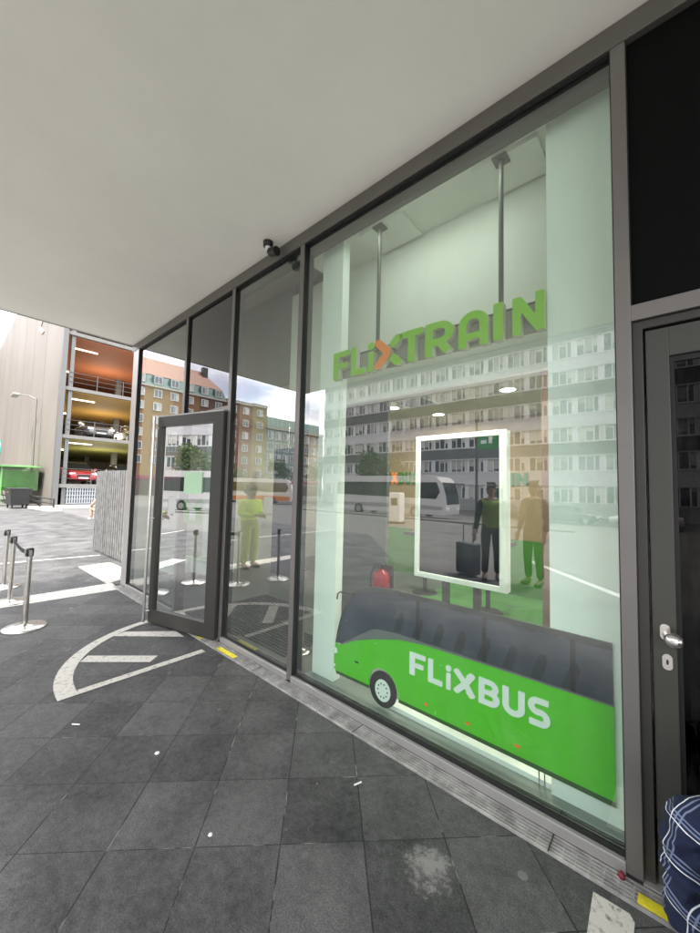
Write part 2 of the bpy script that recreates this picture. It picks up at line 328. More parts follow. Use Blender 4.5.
# ------------------------------------------------------------------ building shell with canopy
b = MB()
M['soffit'] = mat('soffit_render', (.93,.91,.84), .85, noise=.035, nscale=1.1, bump=.05, bscale=90)
M['shell'] = mat('shell_render', (.35,.34,.32), .8, noise=.05)
bl = empty('station_building', (0,0,0), 0, 'single storey glass fronted station building under a wide pale canopy', 'building')
b.box(-6.56, 12, -3.66, .10, 3.845, 4.5); b.build('canopy', M['soffit'], bl)
b = MB(); b.box(-6.58, 12, -3.68, -3.661, 3.835, 3.87); b.box(-6.58,-6.561,-3.66,.08,3.835,3.87); b.build('drip_edge', M['alu_light'], bl)
b = MB(); b.box(-6.56, 12, .101, 9, 3.98, 4.5); b.build('roof', M['shell'], bl)
b = MB(); b.box(-6.5,-6.3,.1,9,0,3.98); b.box(-6.3,12,8.8,9,0,3.98); b.box(11.8,12,.1,8.8,0,3.98); b.build('wall', M['shell'], bl)
b = MB(); b.box(-6.3,11.8,.07,8.8,-.02,.012); b.build('floor', mat('interior_floor', (.085,.09,.085), .35, noise=.1, nscale=5), bl)
# facade frame
f = MB()
f.box(-6.56, 12, -.004, .10, 3.725, 3.84); o = f.build('top_rail', mat('bronze_grey_frame', (.15,.145,.13), .4, .4, noise=.06, nscale=3), bl, bevel=.003)
f = MB(); f.box(-6.52,12,.0,.012,3.838,3.8445); f.build('shadow_joint', M['gasket'], bl)
for x0, x1, m in ((-6.505,-6.28,'alu_light'),(-4.625,-4.57,'alu'),(-3.527,-3.472,'alu'),(-2.415,-2.36,'alu'),(-.177,-.12,'alu')):
    f = MB(); f.box(x0, x1, 0, .030, .02, 3.725); o = f.build('mullion', M[m], bl, bevel=.002)
    f = MB(); f.box(x0+.004, x1+.004, .0345, .11, .02, 3.724); f.box(x1+.0005,x1+.004,.004,.030,.064,3.72); f.box(x0-.004,x0-.0005,.004,.030,.064,3.72); f.build('mullion_gasket', M['gasket'], o)
def sill(x0, x1):
    f = MB(); f.box(x0, x1, -.006, .022, .012, .062); o = f.build('sill', M['alu_light'], bl, bevel=.003)
    f = MB(); f.box(x0, x1, .0225, .030, .030, .080); f.box(x0,x1,.036,.1,.013,.06); f.build('sill_gasket', M['gasket'], o)
sill(-6.28,-4.625); sill(-3.472,-2.415); sill(-2.36,-.177)
f = MB(); f.box(-4.57,-3.527,-.004,.10,.012,.028); f.build('threshold', M['alu_light'], bl)
f = MB(); f.box(-4.57,-3.527,.0,.027,2.40,2.45); f.build('transom', M['alu'], bl, bevel=.002)
f = MB(); f.box(-4.57,-3.527,.028,.033,2.45,3.71); f.build('transom_panel', M['transom_glass'], bl)
for x0, x1 in ((-6.28,-4.625),(-3.472,-2.415),(-2.36,-.177)):
    f = MB(); f.add([(x0,.032,.06),(x1,.032,.06),(x1,.032,3.73),(x0,.032,3.73)], [(0,1,2,3)]); f.build('window_pane', M['glass'], bl)
# black shadow gap under the top rail and grey header board behind the glass
f = MB(); f.box(-6.28,-.18,.036,.05,3.70,3.7249); f.box(-6.27,-.185,.004,.030,3.712,3.7235); f.build('top_gasket', M['gasket'], bl)
f = MB(); f.box(-6.3,-.15,.076,.12,3.655,3.98); f.build('header_board', M['header'], bl)

# drainage channel in front of the sill
gr = empty('drain_channel', (0,0,0), 0, 'narrow slotted metal drain channel running along the foot of the glass front', 'drain')
f = MB(); f.box(-6.6, 9, -.117,-.007, -.006,-.004); f.build('channel_bed', M['black'], gr)
f = MB()
for k in range(6):
    y = -.1145+k*.0197; wdt = .0052 if 0 < k < 5 else .008
    f.box(-6.47, 3, y, y+wdt, -.001, .0115)
x = -6.4
while x < 3: f.box(x, x+.004, -.1125, -.008, -.001, .0065); x += .05
x = -6.1
f.build('grating', mat('galvanised_steel', (.40,.39,.37), .5, .3, noise=.45, nscale=12), gr)
for x in (-5.05,-3.9,-2.75,-1.6,-.45,.7):
    f = MB(); f.box(x, x+.006, -.115, -.0075, .0116, .0124); f.build('joint_strip', M['black'], gr)
for (x0,x1,lb) in ((-3.97,-3.68,'yellow warning tape at the left end of the open door on the drain'),(-3.36,-3.06,'yellow warning tape right of the open door on the drain'),(-.135,.06,'yellow warning tape by the foot of the plaid trousered person')):
    f = MB(); f.box(x0,x1,-.105,-.055,.0135,.0148); tag(f.build('warning_tape', M['yellow']), lb, 'tape')
f = MB(); f.lathe((-.19,-.03,.0135), [(.001,.022),(.008,.021),(.013,.014),(.014,.004),(.012,0)], 14); tag(f.build('bottle_cap', mat('dark_red_plastic', (.16,.01,.02), .5)), 'small dark red cap lying at the foot of the right post', 'cap')

# ------------------------------------------------------------------ glyphs
def sd_box(px, py, s):
    (x0,y0),(x1,y1),wd,rr = s
    dx, dy = x1-x0, y1-y0; l = math.hypot(dx,dy); ux, uy = dx/l, dy/l; mx_, my_ = (x0+x1)/2, (y0+y1)/2
    a = abs((px-mx_)*ux+(py-my_)*uy)-l/2+rr; b_ = abs(-(px-mx_)*uy+(py-my_)*ux)-wd/2+rr
    return math.hypot(max(a,0),max(b_,0))+min(max(a,b_),0)-rr
def sd_arc(px, py, s):
    _, cx_, cy_, r_, a0, a1, wd = s
    a = math.degrees(math.atan2(py-cy_, px-cx_)) % 360
    if (a-a0) % 360 <= (a1-a0): return abs(math.hypot(px-cx_,py-cy_)-r_)-wd/2
    d = 9
    for t in (a0, a1):
        ex, ey = cx_+r_*math.cos(R(t)), cy_+r_*math.sin(R(t)); d = min(d, math.hypot(px-ex,py-ey)-wd/2)
    return d
def contour(strokes, minus=(), step=.02, w_=1.0, pad=.1):
    nx_ = int((w_+2*pad)/step)+1; ny_ = int((1+2*pad)/step)+1
    def val(x, y):
        d = min(sd_arc(x,y,s) if s[0] == 'arc' else sd_box(x,y,s) for s in strokes)
        for s in minus: d = max(d, -(sd_arc(x,y,s) if s[0] == 'arc' else sd_box(x,y,s)))
        return d+1e-7
    G = [[val(-pad+i*step, -pad+j*step) for i in range(nx_)] for j in range(ny_)]
    segs = {}
    def ip(i0,j0,i1,j1):
        a, b_ = G[j0][i0], G[j1][i1]; t = a/(a-b_)
        return (round(-pad+(i0+(i1-i0)*t)*step,5), round(-pad+(j0+(j1-j0)*t)*step,5))
    T = {1:[(3,0)],2:[(0,1)],3:[(3,1)],4:[(1,2)],5:[(3,0),(1,2)],6:[(0,2)],7:[(3,2)],8:[(2,3)],9:[(2,0)],10:[(0,1),(2,3)],11:[(2,1)],12:[(1,3)],13:[(1,0)],14:[(0,3)]}
    for j in range(ny_-1):
        for i in range(nx_-1):
            c = (G[j][i] < 0)+2*(G[j][i+1] < 0)+4*(G[j+1][i+1] < 0)+8*(G[j+1][i] < 0)
            if c in (0,15): continue
            E = {0:(i,j,i+1,j),1:(i+1,j,i+1,j+1),2:(i,j+1,i+1,j+1),3:(i,j,i,j+1)}
            for a, b_ in T[c]:
                p, q = ip(*E[a]), ip(*E[b_])
                if p != q: segs[p] = q
    loops = []
    while segs:
        st = next(iter(segs)); lp = []; p = st
        while p in segs: q = segs.pop(p); lp.append(p); p = q
        # drop nearly collinear points
        out = []
        n = len(lp)
        for k in range(n):
            a, b_, c = lp[k-1], lp[k], lp[(k+1) % n]
            cr_ = (b_[0]-a[0])*(c[1]-b_[1])-(b_[1]-a[1])*(c[0]-b_[0])
            if abs(cr_) > 2e-6: out.append(b_)
        if len(out) > 2: loops.append(out)
    return loops
W_ = .21; rr = .03
def B(x0,y0,x1,y1,wd=W_,r_=rr): return ((x0,y0),(x1,y1),wd,r_)
h2 = W_/2
GL = {
 'F': (.60, [B(h2,0,h2,1), B(0,1-h2,.60,1-h2), B(0,.47,.52,.47)], []),
 'L': (.58, [B(h2,0,h2,1), B(0,h2,.58,h2)], []),
 'i': (.24, [B(.12,0,.12,.68), ('arc',.12,.87,.06,0,360,.14)], []),
 'I': (.22, [B(.11,0,.11,1)], []),
 'T': (.70, [B(.35,0,.35,1), B(0,1-h2,.70,1-h2)], []),
 'X': (.74, [B(.06,.04,.42,.5,W_,.09), B(.06,.96,.42,.5,W_,.09), B(.68,.96,.50,.73,W_,.08), B(.68,.04,.50,.27,W_,.08), B(.42,.5,.68,.04,W_,.08), B(.42,.5,.68,.96,W_,.08)], [((.20,1.08),(.60,.5),.001,.0)]),
 '>': (.74, [B(.10,.04,.44,.52,W_,.09), B(.10,.98,.44,.48,W_,.09)], []),
 '<': (.74, [B(.46,.60,.72,.98,W_,.08), B(.46,.40,.72,.03,W_,.08)], [B(.06,.0,.47,.52,W_+.07,.09), B(.06,1.02,.47,.48,W_+.07,.09)]),
 'R': (.70, [B(h2,0,h2,1), B(h2,1-h2,.40,1-h2), B(h2,.40,.42,.40), ('arc',.40,.645,.245,-90,90,.21), B(.36,.42,.62,.06,W_,.05)], []),
 'A': (.74, [B(h2,0,h2,.62), B(.74-h2,0,.74-h2,.62), ('arc',.37,.62,.265,0,180,.22), B(.1,.30,.64,.30,.18)], []),
 'N': (.76, [B(h2,0,h2,.98), B(.76-h2,.02,.76-h2,1), B(.12,.92,.64,.10,.22,.05)], []),
 'B': (.70, [B(h2,0,h2,1), B(h2,1-h2,.38,1-h2), B(h2,.50,.42,.50,.18), B(h2,h2,.40,h2), ('arc',.37,.70,.195,-90,90,.20), ('arc',.40,.30,.195,-90,90,.21)], []),
 'U': (.72, [B(h2,.34,h2,1), B(.72-h2,.34,.72-h2,1), ('arc',.36,.36,.255,180,360,.21)], []),
 'S': (.70, [('arc',.30,.695,.20,90,270,.21), B(.30,.895,.66,.895), B(.28,.50,.42,.50,.20), ('arc',.40,.305,.20,-90,90,.21), B(.03,.105,.40,.105)], []),
}
_gc = {}
def glyph_mesh(ch, hx, hz, depth, mats, bev=0):
    """letter standing in the x-z plane, front towards -y"""
    if ch not in _gc: _gc[ch] = contour(GL[ch][1], GL[ch][2], w_=GL[ch][0])
    cu = bpy.data.curves.new('glyph', 'CURVE'); cu.dimensions = '2D'; cu.fill_mode = 'BOTH'; cu.extrude = depth/2
    for lp in _gc[ch]:
        s = cu.splines.new('POLY'); s.points.add(len(lp)-1); s.use_cyclic_u = True
        for p, (x, y) in zip(s.points, lp): p.co = (x*hx, y*hz, 0, 1)
    ob = bpy.data.objects.new('glyph', cu); me = bpy.data.meshes.new_from_object(ob); bpy.data.objects.remove(ob); bpy.data.curves.remove(cu)
    me.transform(Matrix.Rotation(R(90), 4, 'X'))
    me.materials.clear()
    for m in mats: me.materials.append(m)
    me.update()
    for p in me.polygons:
        p.material_index = 0 if (len(mats) == 1 or abs(p.normal.y) > .7) else 1
    return me
def put_word(items, y, z, h, depth, parent, mats_for, name='letter'):
    for ch, x, wd in items:
        me = glyph_mesh(ch, wd/GL[ch][0], h, depth, mats_for(ch)); me.name = name
        o = bpy.data.objects.new(name, me); C.objects.link(o); o.parent = parent; o.location = (x, y, z)

# ------------------------------------------------------------------ shop window display
ni = empty('display_niche', (0,0,0), 0, 'white display niche with pale side panels and ceiling behind the large pane', 'display niche')
f = MB(); f.box(-2.34,-2.095,.215,.30,.012,3.76); f.build('side_panel', M['white_wall'], ni)
f = MB(); f.box(-.505,-.165,.215,.30,.012,3.76); f.build('side_panel', M['white_wall'], ni)
f = MB(); f.box(-2.6,-.15,.121,.60,3.762,3.80); f.build('ceiling', M['ceiling_white'], ni)
f = MB(); f.box(-3.25,-.15,.60,.66,2.42,3.80); f.build('bulkhead', M['ceiling_white'], ni)
f = MB(); f.box(-.96,-.56,.25,.56,3.735,3.7615); f.build('ceiling_box', M['ceiling_white'], ni)
f = MB(); f.box(-1.95,-1.52,.25,.56,3.735,3.7615); f.build('ceiling_box', M['ceiling_white'], ni)
f = MB(); f.box(-2.36,-.165,.10,.75,.0125,.03); f.build('floor_board', mat('glossy_grey_floor', (.20,.23,.21), .5), ni)
f = MB(); f.box(-1.62,-.2,.24,.33,.0305,.06); f.build('plinth', M['white_print'], ni)

sg = empty('hanging_letter_sign', (0,0,0), 0, 'green three dimensional FLIXTRAIN letter sign hanging from two grey poles', 'sign')
items = [('F',-2.144,.185),('L',-1.947,.155),('i',-1.768,.06),('>',-1.725,.262),('<',-1.725,.262),('T',-1.468,.188),('R',-1.262,.195),('A',-1.018,.168+.025),('I',-.795,.062),('N',-.682,.172)]
put_word([i for i in items], .203, 2.51, .232, .05, sg, lambda c: [M['sign_orange'] if c == '>' else M['sign_green'], M['sign_side']])
f = MB(); f.box(-2.10,-.56,.235,.262,2.535,2.70); f.build('back_rail', mat('sign_back_grey', (.30,.30,.26), .5), sg)
f = MB(); f.box(-2.10,-.56,.232,.265,2.7005,2.712); f.build('rail_cap', M['header'], sg)
for x in (-1.745,-.778):
    f = MB(); f.tube([(x,.27,2.60),(x,.27,3.73)], .0155, 14); o = f.build('hanging_pole', M['rail'], sg)
    f = MB(); f.box(x-.045,x+.045,.225,.315,3.724,3.7345); f.build('ceiling_plate', M['rail'], o)

# bus board
bb = empty('bus_board', (0,0,0), 0, 'flat cut-out of a green coach lettered FLIXBUS standing behind the large pane', 'display board')
green = [(-2.06,.357),(-2.073,.253),(-2.07,.16),(-2.052,.143),(-1.712,.150),(-1.72,.19),(-1.705,.235),(-1.675,.275),(-1.63,.298),(-1.59,.302),(-1.545,.294),(-1.50,.265),(-1.468,.222),(-1.452,.175),(-1.450,.150),(-.2285,.150),
         (-.230,.581),(-.8,.578),(-1.249,.57),(-1.445,.55),(-1.668,.492),(-1.855,.428),(-2.01,.350)]
f = MB(); f.prism_xz(green, .200, .212); f.build('body_panel', M['green'], bb)
grey = [(-2.01,.352),(-1.855,.430),(-1.668,.494),(-1.445,.552),(-1.249,.572),(-.8,.580),(-.230,.583),(-.230,.590),(-.8,.5885),(-1.25,.5845),(-1.45,.588),(-1.587,.5775),(-1.655,.5675),(-1.711,.545),(-1.994,.364)]
f = MB(); f.prism_xz(grey, .199, .212); f.build('waist_stripe', M['grey_print'], bb)
win = [(-2.06,.359),(-1.998,.366),(-1.713,.547),(-1.656,.570),(-1.588,.580),(-1.45,.5905),(-1.25,.587),(-.8,.591),(-.232,.593),(-.232,.846),(-1.253,.850),(-1.528,.853),(-1.66,.836),(-1.762,.812),(-1.866,.765),(-1.925,.69),(-1.985,.585),(-2.025,.462)]
f = MB(); f.prism_xz(win, .201, .211); wobj = f.build('window_band', M['window_print'], bb)
roof = [(-2.06,.360),(-2.026,.464),(-1.987,.587),(-1.927,.693),(-1.868,.768),(-1.763,.815),(-1.66,.839),(-1.528,.856),(-1.253,.853),(-.232,.849),(-.232,.878),(-1.253,.882),(-1.528,.885),(-1.677,.868),(-1.762,.850),(-1.866,.801),(-1.942,.722),(-2.002,.592),(-2.039,.465)]
f = MB(); f.prism_xz(roof, .1985, .212); f.build('roof_edge', mat('roof_print', (.045,.045,.045), .4), bb)
for x in (-1.308,-.855,-.398):
    f = MB(); f.box(x-.012,x+.012,.1992,.2005,.592,.848); f.build('window_post', M['black'], wobj)
M['seat_print'] = mat('seat_print', (.022,.024,.035), .35)
for k in range(8):
    x = -1.50+k*.15; z = .60
    f = MB(); f.prism_xz([(x,z),(x+.055,z),(x+.085,z+.10),(x+.075,z+.135),(x+.045,z+.13),(x+.02,z+.06)], .1996, .2004); f.build('seat_outline', M['seat_print'], wobj)
f = MB(); f.prism_xz([(-1.450,.128),(-.2285,.124),(-.2285,.1495),(-1.450,.1495)], .1995, .212); f.prism_xz([(-2.04,.122),(-1.714,.128),(-1.712,.1495),(-2.052,.1425)], .1995,.212); f.build('lower_skirt', M['dark_green'], bb)
wh = MB(); n = 40
def disc(f_, c, rx, rz, y0, y1, mi=0): f_.prism_xz([(c[0]+rx*math.cos(2*math.pi*k/n), c[1]+rz*math.sin(2*math.pi*k/n)) for k in range(n)], y0, y1, mi)
disc(wh, (-1.588,.165), .117,.123,.2005,.2115); wo = wh.build('wheel', M['tyre'], bb)
f = MB(); disc(f, (-1.586,.157), .067,.075,.197,.2004); ho = f.build('hub', M['white_print'], wo)
f = MB()
for k in range(10):
    a = 2*math.pi*k/10; disc(f, (-1.586+.042*math.cos(a), .157+.047*math.sin(a)), .0055,.006,.1955,.1969)
f.build('wheel_hole', M['tyre'], ho)
f = MB(); f.tube([(-2.055,.2,.70),(-2.048,.2,.745),(-2.02,.2,.765),(-1.95,.2,.772),(-1.86,.2,.775)], .006, 8); f.build('mirror_arm', M['black'], bb)
f = MB(); f.prism_xz([(-2.068,.27),(-2.035,.285),(-2.04,.312),(-2.064,.325)], .197,.1995); f.build('headlight', M['white_print'], bb)
f = MB(); f.prism_xz([(-2.071,.17),(-2.052,.178),(-2.056,.192),(-2.0715,.19)], .197,.1995); f.build('headlight', M['white_print'], bb)
for x in (-1.235,-.953,-.67):
    f = MB(); f.box(x-.014,x+.014,.1965,.1995,.193,.209); f.build('marker_light', M['sign_orange'], bb)
f = MB(); f.box(-1.85,-1.815,.1965,.1995,.27,.281); f.build('side_vent', M['black'], bb)
for x in (-.562,-.535):
    f = MB(); f.box(x-.003,x+.003,.205,.209,.03,.1235); f.build('support_rod', M['steel'], bb)
bx = [('F',-1.363,.122),('L',-1.222,.102),('i',-1.096,.035),('X',-1.046,.138),('B',-.886,.122),('U',-.748,.120),('S',-.612,.108)]
put_word(bx, .1965, .353, .148, .006, bb, lambda c: [M['white_print']])
# interior: screen, wall with lettering, lamps, furniture
tv = empty('advertising_screen', (0,0,0), 0, 'tall dark screen in a white frame on a two legged stand behind the bus board', 'screen')
TVW = mat('screen_frame_white', (.93,.93,.93), .4)
f = MB(); f.box(-1.825,-1.78,1.0,1.09,.80,2.105); f.box(-1.045,-.985,1.0,1.09,.80,2.105); f.box(-1.78,-1.045,1.0,1.09,.80,.845); f.box(-1.78,-1.045,1.0,1.09,2.06,2.105); f.build('frame', TVW, tv, bevel=.004)
f = MB(); f.box(-1.7795,-1.0455,1.02,1.07,.8455,2.0595); f.build('display', mat('black_screen', (.012,.014,.022), .12), tv)
for x in (-1.56,-1.27):
    f = MB(); f.box(x-.03,x+.03,1.1,1.14,.012,1.7); f.build('leg', M['dark_frame'], tv)
f = MB(); f.box(-1.75,-1.08,.95,1.35,.0125,.025); f.build('base_plate', M['dark_frame'], tv)

M['warm_wall'] = mat('warm_wood_wall', (.27,.20,.125), .6, noise=.12, nscale=3)
M['carpet'] = mat('green_wall_print', (.05,.17,.03), .8, noise=.1, nscale=6)
rw = empty('ticket_hall_wall', (0,0,0), 0, 'tan and green rear wall carrying the FLIXBUS and FLIXTRAIN lettering', 'wall')
f = MB(); f.box(-5.4,-1.0,4.0,4.1,.86,2.82); f.build('upper_panel', M['warm_wall'], rw)
f = MB(); f.box(-5.4,-1.0,3.985,4.1,.012,.859); f.build('lower_panel', M['carpet'], rw)
dg = mat('dark_green_letter', (.03,.14,.03), .5)
x = -4.52; its = []
for ch in 'FLiXBUS':
    wd = GL[ch][0]*.18; its.append((ch, x, wd)); x += wd+.03
put_word(its, 3.985, 1.70, .235, .02, rw, lambda c: [M['sign_orange'] if c == 'X' else dg])
x = -3.02; its = []
for ch in 'FLi><TRAIN':
    wd = GL[ch][0]*.21
    its.append((ch, x, wd)); x += 0 if ch == '>' else wd+.035
x_shift = -1.66-x+.035
put_word([(c, a+x_shift, b_) for c, a, b_ in its], 3.985, 1.70, .20, .02, rw, lambda c: [M['sign_orange'] if c == '>' else dg])
pa = MB(); pa.box(-3.76,-2.87,2.0,2.06,.012,2.80); tag(pa.build('grey_partition', mat('grey_partition', (.11,.115,.11), .6, noise=.05)), 'plain grey partition standing left of the tan wall inside the hall', 'partition')
pb = MB(); pb.box(-.95,-.83,1.9,1.98,.012,2.80); tag(pb.build('brown_door_post', mat('brown_wood', (.20,.13,.09), .6, noise=.2, nscale=9)), 'narrow brown wooden post right of the screen inside the hall', 'post')
ca = MB(); ca.box(-6.29,-.1,.70,8.7,2.80,2.86); cobj = ca.build('hall_ceiling', mat('hall_ceiling', (.50,.46,.38), .8, noise=.04)); tag(cobj, kind='structure')
e = MB(); e.box(-6.29,-3.26,.64,.699,2.805,3.96); tag(e.build('hall_bulkhead', mat('grey_green_plaster', (.17,.19,.17), .8, noise=.04)), 'grey green plaster bulkhead above the entrance hall', 'bulkhead')
f = MB(); f.box(-2.86,-.95,2.3,3.98,.0125,.022); tag(f.build('green_carpet', mat('green_carpet', (.05,.20,.03), .9, noise=.15, nscale=20)), 'bright green carpet on the hall floor before the tan wall', 'carpet')
f = MB(); f.box(-.145,-.135,.12,8.7,.012,3.9); tag(f.build('side_wall', M['white_wall']), 'pale inner wall right of the display niche', 'wall')
M['lamp'] = mat('lit_downlight', (.9,.9,.85), .5, emit=(1,.93,.8), estr=6)
for i, (x, y) in enumerate(((-1.42,2.37),(-2.75,3.2),(-3.07,2.40),(-4.8,2.2),(-5.5,4.6),(-1.35,.80))):  # last one is out of view, added to brighten the screen frame
    lb = ['lit round downlight above the top of the screen','lit round downlight nearest the rear wall','lit round downlight left of the ceiling vent','lit round downlight over the entrance','lit round downlight in the far left corner of the hall','added unseen fill downlight just in front of the tall screen'][i]
    r = empty('downlight', (x,y,2.80), 0, lb, 'ceiling lamp', 'round downlights in the hall ceiling')
    f = MB(); f.lathe((0,0,0), [(.001,-.004),(.085,-.004)], 24); f.build('diffuser', M['lamp'], r)
    f = MB(); f.lathe((0,0,0), [(.086,-.006),(.105,-.006),(.105,0)], 24); f.build('ring', M['white'], r)
    ld = bpy.data.lights.new('lamp_light', 'AREA'); ld.shape = 'DISK'; ld.size = .17; ld.energy = 7; ld.color = (1,.92,.8)
    lo = bpy.data.objects.new('lamp_light', ld); C.objects.link(lo); lo.parent = r; lo.location = (0,0,-.02)
vt = empty('ceiling_vent', (-2.62,2.3,2.797), 0, 'slatted dark vent in the hall ceiling between the downlights', 'vent')
f = MB(); f.box(-.25,.25,-.25,.25,-.004,0); f.build('frame', M['ceiling_white'], vt)
f = MB()
for k in range(9): f.box(-.21,.21,-.21+k*.05,-.185+k*.05,-.008,-.0045)
f.build('slat', M['black'], vt)
# unseen fill strip, added to brighten the display niche
st = empty('fill_strip', (-1.3,.40,3.70), 0, 'slim added fill light strip hidden behind the header of the display', 'lamp')
f = MB(); f.box(-.6,.6,-.272,-.262,-.0,.03); f.build('diffuser', mat('fill_strip_glow', (.9,.9,.9), .5, emit=(.95,1,.95), estr=.15), st)
ld = bpy.data.lights.new('fill_strip_light', 'AREA'); ld.shape = 'RECTANGLE'; ld.size = 1.1; ld.size_y = .05; ld.energy = .9; ld.color = (.95,1,.95)
lo = bpy.data.objects.new('fill_strip_light', ld); C.objects.link(lo); lo.parent = st; lo.location = (0,-.255,.0); lo.rotation_euler = (R(8),0,0)

# fire extinguisher
fe = empty('fire_extinguisher', (-2.53,1.45,.012), 0, 'red fire extinguisher behind the roof of the bus board', 'fire extinguisher')
RED = mat('red_paint', (.45,.015,.02), .3)
f = MB(); f.lathe((0,0,.42), [(.001,0),(.09,.005),(.10,.03),(.10,.15),(.08,.20),(.04,.23),(.025,.25)], 24); f.build('tank', RED, fe)
f = MB(); f.tube([(0,0,.66),(0,0,.70),(.03,-.03,.72),(.09,-.05,.73)], .014, 8); f.build('valve', M['black'], fe)
f = MB(); f.tube([(.03,0,.69),(-.08,-.03,.68),(-.13,-.03,.6),(-.12,-.04,.45)], .012, 8); f.build('hose', M['black'], fe)
f = MB(); f.box(-.09,.09,.102,.12,.012,.7); f.build('stand', M['dark_frame'], fe)
# standing tables inside
def shelf_table(x, y, z, wd, lb):
    r = empty('side_table', (x,y,.012), 0, lb, 'table')
    f = MB(); f.box(-wd/2,wd/2,-.2,.2,z-.05,z); f.build('tabletop', M['dark_frame'], r, bevel=.004)
    f = MB(); f.tube([(0,0,0),(0,0,z-.05)], .03, 12); f.build('leg', M['black'], r)
    f = MB(); f.lathe((0,0,0), [(.001,.02),(.18,.016),(.2,.001)], 24); f.build('base', M['black'], r)
shelf_table(-2.9,3.1,.93,.55,'dark narrow table left of the screen in front of the green wall')
shelf_table(-1.85,2.9,.93,.6,'dark narrow table behind the white framed screen')
# entrance hall furniture
f = MB(); f.box(-6.0,-5.72,1.05,1.12,.012,2.75); tag(f.build('pale_column', M['white_wall']), 'pale slim column inside the entrance', 'column')
def bench(x, y, rz, lb):
    r = empty('slatted_bench', (x,y,.012), rz, lb, 'bench', 'white slatted benches in the entrance')
    f = MB()
    for k in range(4): f.box(-.28,.28,-.19+k*.1,-.11+k*.1,.40,.43)
    f.build('seat', mat('pale_green_slats', (.5,.68,.52), .4), r, bevel=.004)
    f = MB(); f.box(-.28,.28,-.19,-.17,.22,.395); f.box(-.28,.28,.17,.19,.22,.395); f.box(-.28,-.26,-.168,.168,.22,.395); f.box(.26,.28,-.168,.168,.22,.395); f.build('apron', M['white'], r)
    for sx in (-.25,.25):
        for sy in (-.16,.16):
            f = MB(); f.box(sx-.02,sx+.02,sy-.02,sy+.02,0,.219); f.build('leg', M['black'], r)
    return r
bench(-5.45,.95,R(10),'white slatted bench seen through the open door')
bench(-6.0,.62,R(0),'pale green bench at the left edge of the door glass')
f = MB(); f.box(-5.62,-5.02,2.2,2.26,.012,2.3); tag(f.build('blue_panel', mat('blue_grey_panel', (.045,.05,.10), .5)), 'dark blue grey upright board inside the entrance', 'board')
# entrance mat
f = MB()
for k in range(26): f.box(-4.5,-3.5,.14+k*.045,.162+k*.045,.0125,.02)
for k in range(12): f.box(-3.49,-2.75,.24+k*.045,.262+k*.045,.0125,.02)
tag(f.build('ribbed_mat', mat('ribbed_rubber', (.03,.03,.03), .7)), 'ribbed dark entrance mat just inside the door', 'mat')
# hanging green sign in the hall
hs = empty('green_hanging_sign', (-5.15,2.3,2.2), 0, 'bright green sign with pale arrows hanging in the hall', 'sign')
f = MB(); f.box(-.24,.24,0,.03,-.22,.12); f.build('board', mat('sign_bright_green', (.05,.35,.06), .4), hs)
for k in range(2):
    f = MB(); x = -.12+k*.22; f.prism_xz([(x-.05,-.02),(x,.06),(x+.05,-.02),(x+.02,-.02),(x+.02,-.12),(x-.02,-.12),(x-.02,-.02)], -.006, -.002); f.build('arrow', M['white_print'], hs)
for x in (-.2,.2):
    f = MB(); f.tube([(x,.015,.12),(x,.015,.60)], .004, 6); f.build('wire', M['steel'], hs)
# inner guide post and railing
def stanchion(x, y, z0=0, label='', h=.86, br=.195):
    r = empty('barrier_post', (x,y,z0), 0, label, 'barrier post', 'steel belt barrier posts')
    f = MB(); f.lathe((0,0,0), [(br,0),(br+.003,.008),(br-.005,.018),(br*.6,.028),(.04,.034),(.03,.05)], 40); f.build('base', M['steel'], r)
    f = MB(); f.lathe((0,0,0), [(.026,.03),(.026,h-.09)], 24); f.build('post', M['steel'], r)
    f = MB(); f.lathe((0,0,0), [(.026,h-.09),(.034,h-.088),(.034,h-.012),(.028,h-.002),(.001,h)], 24); hd = f.build('belt_head', M['black'], r)
    f = MB(); f.box(-.045,-.034,-.014,.014,h-.085,h-.02); f.box(.034,.045,-.014,.014,h-.085,h-.02); f.box(-.014,.014,-.045,-.034,h-.085,h-.02); f.build('belt_clip', M['steel'], hd)
    return r
stanchion(-5.32,-1.27,0,'nearest steel belt post with a round base on the pavement')
stanchion(-6.55,-1.27,0,'middle steel belt post standing on the white line')
stanchion(-7.50,-1.24,0,'farthest steel belt post at the left edge of the picture')
stanchion(-5.15,-1.95,0,'steel belt post mirrored right of the hi-vis worker')
stanchion(-2.72,.42,.012,'small belt post inside beside the pane left of the display', .80, .10)
def belt(a, b_, z, lb):
    f = MB(); A = Vector(a); Bv = Vector(b_); n = 10; d = (Bv-A).normalized(); nn = Vector((-d.y,d.x,0))*.0012
    top = []; 
    for s in (-1,1):
        for zz in (-.024,.024):
            top.append([(*(A+(Bv-A)*k/n+nn*s).xy, z+zz-.04*math.sin(math.pi*k/n)) for k in range(n+1)])
    for P, Q in ((0,1),(3,2),(1,3),(2,0)):
        f.add(top[P]+top[Q], [(k,k+1,n+1+k+1,n+1+k) for k in range(n)])
    tag(f.build('barrier_belt', M['belt']), lb, 'belt')
belt((-5.366,-1.27,0),(-6.504,-1.27,0),.808,'black belt stretched between the nearest and the middle posts')
belt((-6.596,-1.268,0),(-7.454,-1.242,0),.808,'black belt stretched between the middle and the farthest posts')

# ------------------------------------------------------------------ open glass door leaf, hinged at the right
dr = empty('glass_door', (-3.535,-.012,0), 0, 'open dark framed glass door swung outwards with a tall steel pull bar', 'door')
ang = math.atan2(-.262, -1.0)   # direction of the leaf from the hinge
Ld = 1.045
dr.rotation_euler = (0,0,ang)
